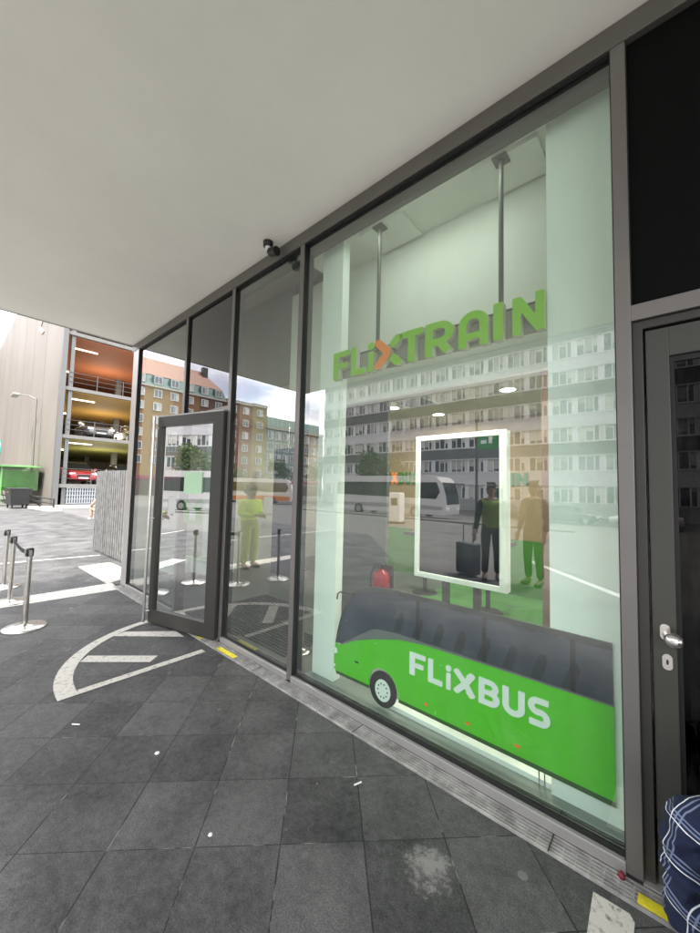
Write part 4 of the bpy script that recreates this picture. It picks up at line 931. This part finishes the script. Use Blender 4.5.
# ------------------------------------------------------------------ trees
def leafmat(name, a, b_):
    m = mat(name, a, .7, noise=0); nt = m.node_tree; b = nt.nodes['Principled BSDF']
    oi = nt.nodes.new('ShaderNodeNewGeometry'); rp = nt.nodes.new('ShaderNodeValToRGB'); rp.color_ramp.elements[0].color = a+(1,); rp.color_ramp.elements[1].color = b_+(1,)
    nt.links.new(oi.outputs['Random Per Island'], rp.inputs['Fac']); nt.links.new(rp.outputs[0], b.inputs['Base Color']); return m
LEAF = leafmat('leaf_green', (.03,.06,.015), (.09,.14,.03)); BARK = mat('bark', (.09,.07,.05), .9, noise=.3, nscale=6)
def tree(x, y, h, rad, lb, seed, n=2600):
    rg = random.Random(seed); z0 = gz(y)
    r = empty('street_tree', (x,y,z0), rg.random()*6, lb, 'tree', 'trees along the street')
    f = MB(); f.tube([(0,0,0),(.08,.02,h*.25),(-.05,.05,h*.5),(.05,0,h*.8)], [.22,.17,.12,.04], 9)
    cl = []
    for k in range(9):
        a = rg.random()*6.28; zz = h*(.35+.5*rg.random()); rr_ = rad*(.35+.5*rg.random())
        e = (rr_*math.cos(a), rr_*math.sin(a), zz+h*.08); f.tube([(0,0,zz-h*.12),(e[0]*.5,e[1]*.5,zz),e], [.08,.05,.02], 6); cl.append((Vector(e), rad*(.3+.28*rg.random())))
    cl.append((Vector((0,0,h*.9)), rad*.45)); cl.append((Vector((0,0,h*.65)), rad*.6))
    f.build('trunk', BARK, r)
    f = MB()
    for k in range(n):
        c, cr_ = rg.choice(cl); d = Vector((rg.gauss(0,1),rg.gauss(0,1),rg.gauss(0,1))).normalized()*cr_*(rg.random()**.4)
        p = c+d*(1,1,.8)[0]; s = .12+.12*rg.random(); u = Vector((rg.gauss(0,1),rg.gauss(0,1),rg.gauss(0,1))).normalized(); v = u.cross(d.normalized() if d.length > 0 else Vector((0,0,1))).normalized()
        u = v.cross(u).normalized()
        f.add([p-u*s, p+v*s*.6, p+u*s, p-v*s*.6], [(0,1,2,3)])
    f.build('crown', LEAF, r)
tree(-30.5,-36.5,7.2,2.8,'leafy tree in front of the left half of the office block',1)
tree(-27.2,-37.5,6.6,2.3,'smaller leafy tree beside the taller one in front of the office',2)
tree(-62,-46,8,2.8,'dark tree in front of the reddish apartment house',3,1600)
tree(-60,-56,9,3,'tree in front of the glazed apartment house',4,1600)
tree(-54,-60,12,4.2,'tall tree closing the street between glazed house and office',5,2400)
tree(-66,-39,6,2.0,'small round tree by the shop fronts',6,1200)

# ------------------------------------------------------------------ coaches
def coach(x, y, rz, body, stripe, lb, L_=12.0, low=(.30,.28,.27), band=(.02,.025,.03)):
    z = gz(y)
    r = empty('coach', (x,y,z), rz, lb, 'coach', None)     # local +x = front, origin mid
    P = mat('coach_paint', body, .3, coat=.5); h = 3.5; hw = 1.25
    prof = [(-L_/2,.35),(-L_/2-.02,1.2),(-L_/2+.05,3.1),(-L_/2+.3,h-.05),(-L_/2+1,h),(L_/2-1.6,h),(L_/2-.8,h-.12),(L_/2-.35,h-.55),(L_/2-.02,1.9),(L_/2+.06,1.1),(L_/2,.35)]
    f = MB(); f.prism_xz(prof, -hw, hw); f.build('body', P, r, bevel=.08)
    f = MB(); 
    for s in (-1,1): f.prism_xz([(-L_/2+.35,1.75),(L_/2-.8,1.62),(L_/2-.45,2.2),(L_/2-.75,2.95),(-L_/2+.5,2.95)], s*hw-.012 if s < 0 else s*hw, s*hw if s < 0 else s*hw+.012)
    wn = f.build('side_glass', mat('coach_glass', band, .06, spec=.9), r)
    f = MB()
    for k in range(1,7):
        xx = -L_/2+.5+k*(L_-1.4)/7
        for s in (-1,1): f.box(xx-.03,xx+.03,s*hw+s*.0125,s*hw+s*.018,1.75,2.94)
    f.build('window_bar', M['black'], wn)
    f = MB(); a = [(L_/2+.065,1.2),(L_/2+.0,1.9),(L_/2-.31,2.95)]; 
    f.add([(p[0]+.012,-hw*.9,p[1]) for p in a]+[(p[0]+.012,hw*.9,p[1]) for p in a], [(0,1,4,3),(1,2,5,4)]); f.build('windscreen', bpy.data.materials['coach_glass'], r)
    f = MB()
    for s in (-1,1): f.prism_xz([(-L_/2+.1,.75),(L_/2-.3,.75),(L_/2-.2,1.0),(L_/2-3,1.15),(-L_/2+.1,1.0)], s*hw-.013 if s < 0 else s*hw, s*hw if s < 0 else s*hw+.013)
    f.build('side_stripe', mat('coach_stripe', stripe, .4), r)
    for sx in (-L_/2+3.2,L_/2-2.7):
        for s in (-1,1):
            f = MB(); f.tube([(sx,s*(hw-.25),.48),(sx,s*(hw+.03),.48)], .48, 24); wq = f.build('wheel', M['tyre'], r)
            f = MB(); f.tube([(sx,s*(hw-.2),.48),(sx,s*(hw+.045),.48)], .27, 18); f.build('rim', M['alu_light'], wq)
    for s in (-1,1):
        f = MB(); f.box(L_/2-.12,L_/2+.1,s*.95-.2,s*.95+.2,.7,.95); f.build('headlight', M['white'], r, bevel=.03)
        f = MB(); f.tube([(L_/2-.3,s*1.1,2.9),(L_/2+.35,s*1.35,2.85),(L_/2+.4,s*1.4,2.3)], .05, 8); f.build('mirror', M['black'], r)
    return r
coach(-19.3,-25.6,0,(.60,.58,.57),(.32,.31,.31),'white coach with a curved grey side stripe parked before the office block')
co = coach(-45.2,-27.9,R(-42),(.62,.58,.50),(.60,.20,.03),'white and orange coach with amber tinted windows', band=(.14,.10,.02))
f = MB()
for s in (-1,1): f.box(-5.9,5.7,s*1.262,s*1.28,.45,.95)
f.build('orange_skirt', mat('coach_orange', (.55,.17,.02), .4), co)
f = MB()
for s in (-1,1): f.box(-4.5,-3.2,s*1.262,s*1.28,1.0,1.7); f.box(-3.0,-2.6,s*1.262,s*1.28,1.05,1.6)
f.build('red_graphic', RED, co)
car(-6.5,-33,-.9,R(0),(.03,.03,.035),'dark car parked right of the white coach along the office front','cars parked along the office block')
car(-1.5,-33.2,-.9,R(180),(.55,.52,.5),'silver car parked farthest right along the office front','cars parked along the office block')
car(-11.8,-34.5,-.9,R(0),(.05,.06,.09),'dark blue car partly behind the front of the white coach','cars parked along the office block')
# island with street furniture
f = MB(); f.box(-26,-4,-21.5,-20.6,gz(-21)-.05,gz(-21)+.12); tag(f.build('traffic_island', CON), kind='structure')
mp_ = empty('tall_mast', (-6.53,-13.9,gz(-13.9)), 0, 'tall slim dark mast with green sign panel, mirrored in the screen', 'mast')
f = MB(); f.tube([(0,0,0),(0,0,5.1)], .055, 10); f.build('pole', M['dark_frame'], mp_)
f = MB(); f.box(.06,.95,-.03,.03,3.7,4.45); pn = f.build('sign_panel', mat('mast_sign_green', (.02,.22,.05), .5), mp_)
f = MB(); f.box(.2,.45,.031,.04,3.95,4.1); f.box(.55,.7,.031,.04,3.95,4.3); f.build('symbol', M['white'], pn)
tm = empty('ticket_machine', (-11.45,-14.9,gz(-14.9)), 0, 'pale upright ticket machine in front of the white coach', 'ticket machine')
f = MB(); f.box(-.35,.35,-.25,.25,.1,1.7); f.build('cabinet', M['white'], tm, bevel=.04)
f = MB(); f.box(-.2,.2,.251,.26,1.0,1.4); f.build('screen', M['black'], tm)
f = MB(); f.box(-.38,.38,-.28,.28,0,.099); f.build('plinth', M['dark_frame'], tm)

# ------------------------------------------------------------------ people
SKIN = mat('skin', (.42,.25,.18), .55); HAIR = mat('dark_hair', (.03,.02,.015), .7)
def skin_obj(name, nodes, edges, m, parent, root=0, sub=2):
    me = bpy.data.meshes.new(name); me.from_pydata([n[0] for n in nodes], edges, []); o = bpy.data.objects.new(name, me); C.objects.link(o)
    sk = o.modifiers.new('skin','SKIN'); sk.use_smooth_shade = True; o.modifiers.new('sub','SUBSURF').levels = sub
    for i, n in enumerate(nodes):
        rr_ = n[1] if isinstance(n[1], tuple) else (n[1], n[1]); me.skin_vertices[0].data[i].radius = rr_; me.skin_vertices[0].data[i].use_root = (i == root)
    dg_ = bpy.context.evaluated_depsgraph_get(); ev = o.evaluated_get(dg_); nm = bpy.data.meshes.new_from_object(ev)
    o.modifiers.clear(); o.data = nm; nm.materials.clear(); nm.materials.append(m)
    for p in nm.polygons: p.use_smooth = True; p.material_index = 0
    bpy.data.meshes.remove(me)
    o.parent = parent; return o
def lerp(a, b_, t): return tuple(a[i]+(b_[i]-a[i])*t for i in range(3))
def person(loc, rz, J, lb, top, bottom, shoes, hair=HAIR, vest=None, s=1.0, sleeve=1.0, wide=1.0):
    """J: joints in the body frame, facing local -y"""
    r = empty('person', loc, rz, lb, 'person')
    r.scale = (s*wide,s*wide,s)
    V_ = []; E_ = []
    def ad(p, rad, par=None):
        V_.append((p, rad)); i = len(V_)-1
        if par is not None: E_.append((par, i))
        return i
    pel = ad(J['pelvis'], (.125,.10)); bel = ad(lerp(J['pelvis'],J['chest'],.5), (.115,.09), pel); ch = ad(J['chest'], (.14,.10), bel)
    nb = ad(lerp(J['chest'],J['neck'],.75), (.085,.07), ch); nk = ad(J['neck'], .052, nb)
    hd = Vector(J['head']); nkv = Vector(J['neck']); hh = ad(tuple(lerp(J['neck'],J['head'],.45)), (.062,.07), nk); h1 = ad(J['head'], (.075,.092), hh); h2_ = ad(tuple(hd+(hd-nkv).normalized()*.075), (.058,.07), h1)
    fwd = Vector(J.get('face',(0,-1,0)))
    for sd_ in 'LR':
        sgn = 1 if sd_ == 'L' else -1
        sh_ = ad(J['sh'+sd_], .056, nb); el = ad(J['el'+sd_], .040, sh_); wr = ad(J['wr'+sd_], .027, el)
        ha = Vector(J['wr'+sd_]); dr_ = (ha-Vector(J['el'+sd_])).normalized(); palm = ad(tuple(ha+dr_*.055), (.036,.018), wr)
        side = dr_.cross(fwd); side = side.normalized() if side.length > .1 else Vector((1,0,0)); bend = Vector((0,0,-1))
        for q, (off, ln) in enumerate(((-.026,.065),(-.009,.075),(.009,.07),(.026,.055))):
            a = ha+dr_*.085+side*off; k1 = ad(tuple(a), .0095, palm); k2 = ad(tuple(a+dr_*ln*.55+bend*.012), .0085, k1); ad(tuple(a+dr_*ln*.85+bend*.035), .0075, k2)
        t1 = ad(tuple(ha+dr_*.035-side*.04), .011, palm); ad(tuple(ha+dr_*.075-side*.055), .009, t1)
        hi = ad(J['hi'+sd_], (.085,.09), pel); kn_ = ad(J['kn'+sd_], .055, hi); an = ad(J['an'+sd_], .036, kn_); to = Vector(J.get('toe'+sd_, tuple(Vector(J['an'+sd_])+Vector((0,-.17,-.05))))); ad(tuple(to), (.035,.025), an)
    skin_obj('body', V_, E_, SKIN, r)
    # face
    f = MB(); up = (hd-nkv).normalized(); sdv = up.cross(fwd).normalized()
    for sg_ in (-1,1):
        c = hd+fwd*.082+sdv*.03*sg_+up*.012; f.lathe((0,0,0), [(0,0)], 3) if False else None
        f.tube([tuple(c-fwd*.006), tuple(c+fwd*.006)], .009, 8, mi=0)
    f.tube([tuple(hd+fwd*.080-up*.045-sdv*.022), tuple(hd+fwd*.084-up*.047), tuple(hd+fwd*.080-up*.045+sdv*.022)], .005, 6, mi=1); f.build('facial_features', [M['black'], mat('lips', (.3,.12,.1), .6)], r)
    f = MB(); f.tube([tuple(hd+fwd*.078+up*.01), tuple(hd+fwd*.10-up*.018), tuple(hd+fwd*.086-up*.026)], [.008,.013,.008], 8)
    for sg_ in (-1,1): f.tube([tuple(hd+sdv*.072*sg_-up*.02), tuple(hd+sdv*.082*sg_+up*.015)], .014, 8)
    f.build('nose_and_ears', SKIN, r)
    back = -fwd
    skin_obj('hair', [(tuple(hd+up*.050+back*.026), (.077,.086)),(tuple(hd+up*.092+back*.015), (.052,.056)),(tuple(hd+back*.050+up*.005), (.062,.045)),(tuple(hd+back*.052-up*.045), (.045,.032))], [(1,0),(0,2),(2,3)], hair, r)
    # upper garment
    V_ = []; E_ = []
    a0 = ad(lerp(J['pelvis'],J['chest'],-.42), (.168,.14)); a1 = ad(lerp(J['pelvis'],J['chest'],.5), (.155,.13), a0); a2 = ad(J['chest'], (.172,.132), a1); a3 = ad(lerp(J['chest'],J['neck'],.72), (.11,.09), a2); ad(lerp(J['chest'],J['neck'],.9), (.07,.065), a3)
    for sd_ in 'LR':
        x_ = ad(J['sh'+sd_], .075, a3); y_ = ad(J['el'+sd_], .058, x_); ad(lerp(J['el'+sd_],J['wr'+sd_],.9*sleeve), .045, y_)
    skin_obj('jacket', V_, E_, top, r)
    V_ = []; E_ = []
    a0 = ad(J['pelvis'], (.142,.12)); ad(lerp(J['pelvis'],J['chest'],.55), (.125,.105), a0)
    for sd_ in 'LR':
        x_ = ad(J['hi'+sd_], (.10,.105), a0); xm = ad(lerp(J['hi'+sd_],J['kn'+sd_],.6), (.085,.09), x_); y_ = ad(J['kn'+sd_], .075, xm); ym = ad(lerp(J['kn'+sd_],J['an'+sd_],.5), .068, y_); ad(lerp(J['kn'+sd_],J['an'+sd_],.96), .062, ym)
    skin_obj('trousers', V_, E_, bottom, r)
    for sd_ in 'LR':
        an = Vector(J['an'+sd_]); to = Vector(J.get('toe'+sd_, tuple(an+Vector((0,-.17,-.05))))); hl = an+(an-to).normalized()*.04; hl.z = to.z
        skin_obj('shoe', [(tuple(an+Vector((0,0,-.02))), .045),(tuple(hl), (.042,.035)),(tuple(lerp(hl,to,.55)), (.045,.038)),(tuple(to), (.042,.03))], [(1,0),(1,2),(2,3)], shoes, r, root=1)
    if vest:
        V_ = []; E_ = []
        a0 = ad(lerp(J['pelvis'],J['chest'],-.40), (.182,.155)); a1 = ad(lerp(J['pelvis'],J['chest'],.5), (.172,.145), a0); a2 = ad(J['chest'], (.192,.15), a1); a3 = ad(lerp(J['chest'],J['neck'],.85), (.12,.11), a2)
        for sd_ in 'LR': ad(lerp(J['chest'],J['sh'+sd_],.9), .085, a3)
        skin_obj('vest', V_, E_, vest, r)
    return r
def stand(h=1.7, **k):
    q = h/1.7
    J = dict(pelvis=(0,0,.93), chest=(0,.0,1.25), neck=(0,.01,1.46), head=(0,-.01,1.58), shL=(.17,.01,1.38), shR=(-.17,.01,1.38), elL=(.23,.03,1.10), elR=(-.23,.03,1.10), wrL=(.24,-.06,.86), wrR=(-.24,-.06,.86),
             hiL=(.09,0,.88), hiR=(-.09,0,.88), knL=(.10,-.02,.49), knR=(-.10,-.02,.49), anL=(.11,.02,.09), anR=(-.11,.02,.09), toeL=(.13,-.15,.035), toeR=(-.13,-.15,.035))
    J.update(k); return {a: tuple(c*q for c in v) if a != 'face' else v for a, v in J.items()}
HV = mat('hi_vis_yellow_green', (.62,.85,.04), .6, noise=.1, nscale=4); OLIVE = mat('olive_trousers', (.16,.17,.07), .8, noise=.1); BLK = mat('black_cloth', (.015,.016,.02), .8, noise=.2); NAVY = mat('navy_cloth', (.03,.035,.06), .8, noise=.2)
SHOE = mat('dark_shoe', (.02,.02,.02), .5)
# worker facing +x-ish (towards the right in the mirror image)
wk = person((-6.25,-2.08,0), R(80), stand(1.58, elR=(-.24,.0,1.12), wrR=(-.16,-.24,1.16), elL=(.24,.0,1.12), wrL=(.10,-.26,1.12), chest=(0,.03,1.25), pelvis=(0,.04,.93)), 'worker in a yellow green jacket and olive trousers holding a white paper', HV, mat('yellow_olive_trousers', (.34,.38,.09), .8, noise=.1), SHOE, wide=1.2)
f = MB(); f.box(-.12,.12,-.46,-.452,1.08,1.40); pp = f.build('paper_sheet', M['white']); tag(pp, 'white paper sheet held up by the worker in yellow green', 'paper'); pp.matrix_world = Matrix.Translation((-6.25,-2.08,0)) @ Matrix.Rotation(R(80),4,'Z')
for zz in (1.02,1.2):
    pass
person((-1.82,-4.87,0), R(200), stand(1.78), 'person in black clothes standing outside mirrored right of the screen', BLK, BLK, SHOE)
person((-2.5,-4.72,0), R(150), stand(1.74, wrL=(.28,-.05,.84)), 'person in a yellow green vest and dark trousers mirrored in the screen', BLK, BLK, SHOE, vest=mat('dull_hi_vis', (.22,.33,.03), .6, noise=.2))
bg_ = empty('travel_bag', (-2.95,-4.75,0), R(20), 'blue grey travel bag standing beside the person in the vest', 'bag')
f = MB(); f.box(-.22,.22,-.12,.12,.03,.62); f.build('bag_body', mat('bag_blue_grey', (.07,.085,.11), .7), bg_, bevel=.04)
f = MB(); f.tube([(-.12,0,.6),(-.12,0,.95),(.12,0,.95),(.12,0,.6)], .01, 8); f.build('handle', M['black'], bg_)
person((-40,-20,gz(-20)), R(60), stand(1.75), 'distant walker in a yellow green vest near the shop fronts', HV, BLK, SHOE, vest=HV)
# person sitting on the kerb behind the fence
person((-18.5,2.75,0), R(-70), dict(pelvis=(0,.1,.38), chest=(0,.02,.70), neck=(0,-.04,.90), head=(0,-.08,1.03), shL=(.17,-.02,.82), shR=(-.17,-.02,.82), elL=(.2,-.2,.62), elR=(-.2,-.2,.62), wrL=(.12,-.38,.55), wrR=(-.12,-.38,.55),
       hiL=(.09,.06,.36), hiR=(-.09,.06,.36), knL=(.12,-.36,.50), knR=(-.12,-.36,.50), anL=(.11,-.34,.09), anR=(-.11,-.34,.09), toeL=(.12,-.52,.035), toeR=(-.12,-.52,.035)),
       'dark haired person sitting low beyond the slatted fence', mat('beige_cloth', (.4,.3,.22), .8), mat('skin_tone_shorts', (.38,.27,.2), .7), M['white'])
f = MB(); f.box(-18.9,-18.1,2.65,3.2,.0,.27); tag(f.build('low_seat_block', bpy.data.materials['pale_concrete']), 'low concrete block under the sitting person beyond the fence', 'seat block')

# plaid person seated at the right edge
def plaid():
    m = bpy.data.materials.new('navy_plaid'); m.use_nodes = True; nt = m.node_tree; N = nt.nodes; L = nt.links; b = N['Principled BSDF']; b.inputs['Roughness'].default_value = .9
    uv = N.new('ShaderNodeTexCoord'); sp = N.new('ShaderNodeSeparateXYZ'); 
    mp = N.new('ShaderNodeMapping'); mp.inputs['Rotation'].default_value = (R(12),R(-24),R(32)); nz = N.new('ShaderNodeTexNoise'); nz.inputs['Scale'].default_value = 6
    ad = N.new('ShaderNodeMixRGB'); ad.blend_type = 'ADD'; ad.inputs[0].default_value = .03
    L.new(uv.outputs['Object'], nz.inputs['Vector']); L.new(uv.outputs['Object'], ad.inputs[1]); L.new(nz.outputs['Color'], ad.inputs[2]); L.new(ad.outputs[0], mp.inputs[0]); L.new(mp.outputs[0], sp.inputs[0])
    def mth(op, a, bv):
        n = N.new('ShaderNodeMath'); n.operation = op
        for i, v in enumerate((a, bv)):
            if isinstance(v, (int,float)): n.inputs[i].default_value = v
            else: L.new(v, n.inputs[i])
        return n.outputs[0]
    def lines(c, per, offs, wd):
        fr = mth('FRACT', mth('DIVIDE', c, per), 0); out = None
        for o_ in offs:
            d = mth('ABSOLUTE', mth('SUBTRACT', fr, o_), 0); t = mth('LESS_THAN', d, wd)
            out = t if out is None else mth('MAXIMUM', out, t)
        return out
    l1 = lines(sp.outputs[0], .105, (.3,), .015); l2 = lines(sp.outputs[0], .105, (.42,.55,), .022); l3 = lines(sp.outputs[2], .125, (.3,), .014); l4 = lines(sp.outputs[2], .125, (.40,.5,), .020)
    strong = mth('MAXIMUM', l1, l3); soft = mth('MAXIMUM', l2, l4)
    m1 = N.new('ShaderNodeMix'); m1.data_type = 'RGBA'; m1.inputs[6].default_value = (.008,.014,.045,1); m1.inputs[7].default_value = (.16,.20,.30,1); L.new(soft, m1.inputs[0])
    m2 = N.new('ShaderNodeMix'); m2.data_type = 'RGBA'; L.new(m1.outputs[2], m2.inputs[6]); m2.inputs[7].default_value = (.7,.72,.74,1); L.new(strong, m2.inputs[0]); L.new(m2.outputs[2], b.inputs['Base Color'])
    n2 = N.new('ShaderNodeTexNoise'); n2.inputs['Scale'].default_value = 9; n2.inputs['Distortion'].default_value = 1.2; L.new(uv.outputs['Object'], n2.inputs['Vector'])
    bp = N.new('ShaderNodeBump'); bp.inputs['Strength'].default_value = .9; bp.inputs['Distance'].default_value = .03; L.new(n2.outputs['Fac'], bp.inputs['Height']); L.new(bp.outputs[0], b.inputs['Normal'])
    return m
PL = plaid()
KX, KY = .045, -.235
person((0,0,0), 0, dict(pelvis=(.50,-.32,.50), chest=(.52,-.34,.85), neck=(.49,-.34,1.07), head=(.46,-.34,1.19), face=(-1,0,0), shL=(.50,-.17,.98), shR=(.50,-.51,.98), elL=(.44,-.13,.72), elR=(.44,-.56,.72), wrL=(.26,-.2,.63), wrR=(.26,-.5,.63),
       hiL=(.46,-.25,.48), hiR=(.46,-.42,.48), knL=(KX-.035,KY,.50), knR=(.16,-.47,.45), anL=(.02,-.225,.09), anR=(.20,-.48,.09), toeL=(-.0,-.24,.04), toeR=(.10,-.49,.035)),
       'seated person in navy and white plaid at the right edge of the picture', BLK, PL, SHOE)
from mathutils import noise as mnoise
for o in bpy.data.objects:
    if o.name.startswith('trousers') and o.data.materials[0] == PL:
        md = o.modifiers.new('sub','SUBSURF'); md.levels = 2; md.render_levels = 2
        dg_ = bpy.context.evaluated_depsgraph_get(); nm = bpy.data.meshes.new_from_object(o.evaluated_get(dg_)); o.modifiers.clear(); o.data = nm
        nrm = [v.normal.copy() for v in nm.vertices]
        for v, n_ in zip(nm.vertices, nrm):
            p = v.co; a = mnoise.noise(Vector((p.x*9+p.z*14, p.y*7, p.z*11-p.x*12)))
            a = 1-abs(a)*2.4; b__ = mnoise.noise(p*30)
            v.co = p+n_*(.016*a+.004*b__)
        for p in nm.polygons: p.use_smooth = True
f = MB(); f.box(.36,.74,-.52,-.14,0,.38); tag(f.build('seat_box', M['black'], bevel=.01), 'black box the plaid trousered person sits on', 'box')

# ------------------------------------------------------------------ render settings
sc.render.engine = 'CYCLES'
sc.view_settings.view_transform = 'Standard'; sc.view_settings.look = 'None'; sc.view_settings.gamma = 1; sc.view_settings.use_curve_mapping = False
sc.view_settings.exposure = 2.5
sc.cycles.max_bounces = 10; sc.cycles.transparent_max_bounces = 16; sc.cycles.glossy_bounces = 6; sc.cycles.diffuse_bounces = 5
sc.render.resolution_x = 768; sc.render.resolution_y = 1024
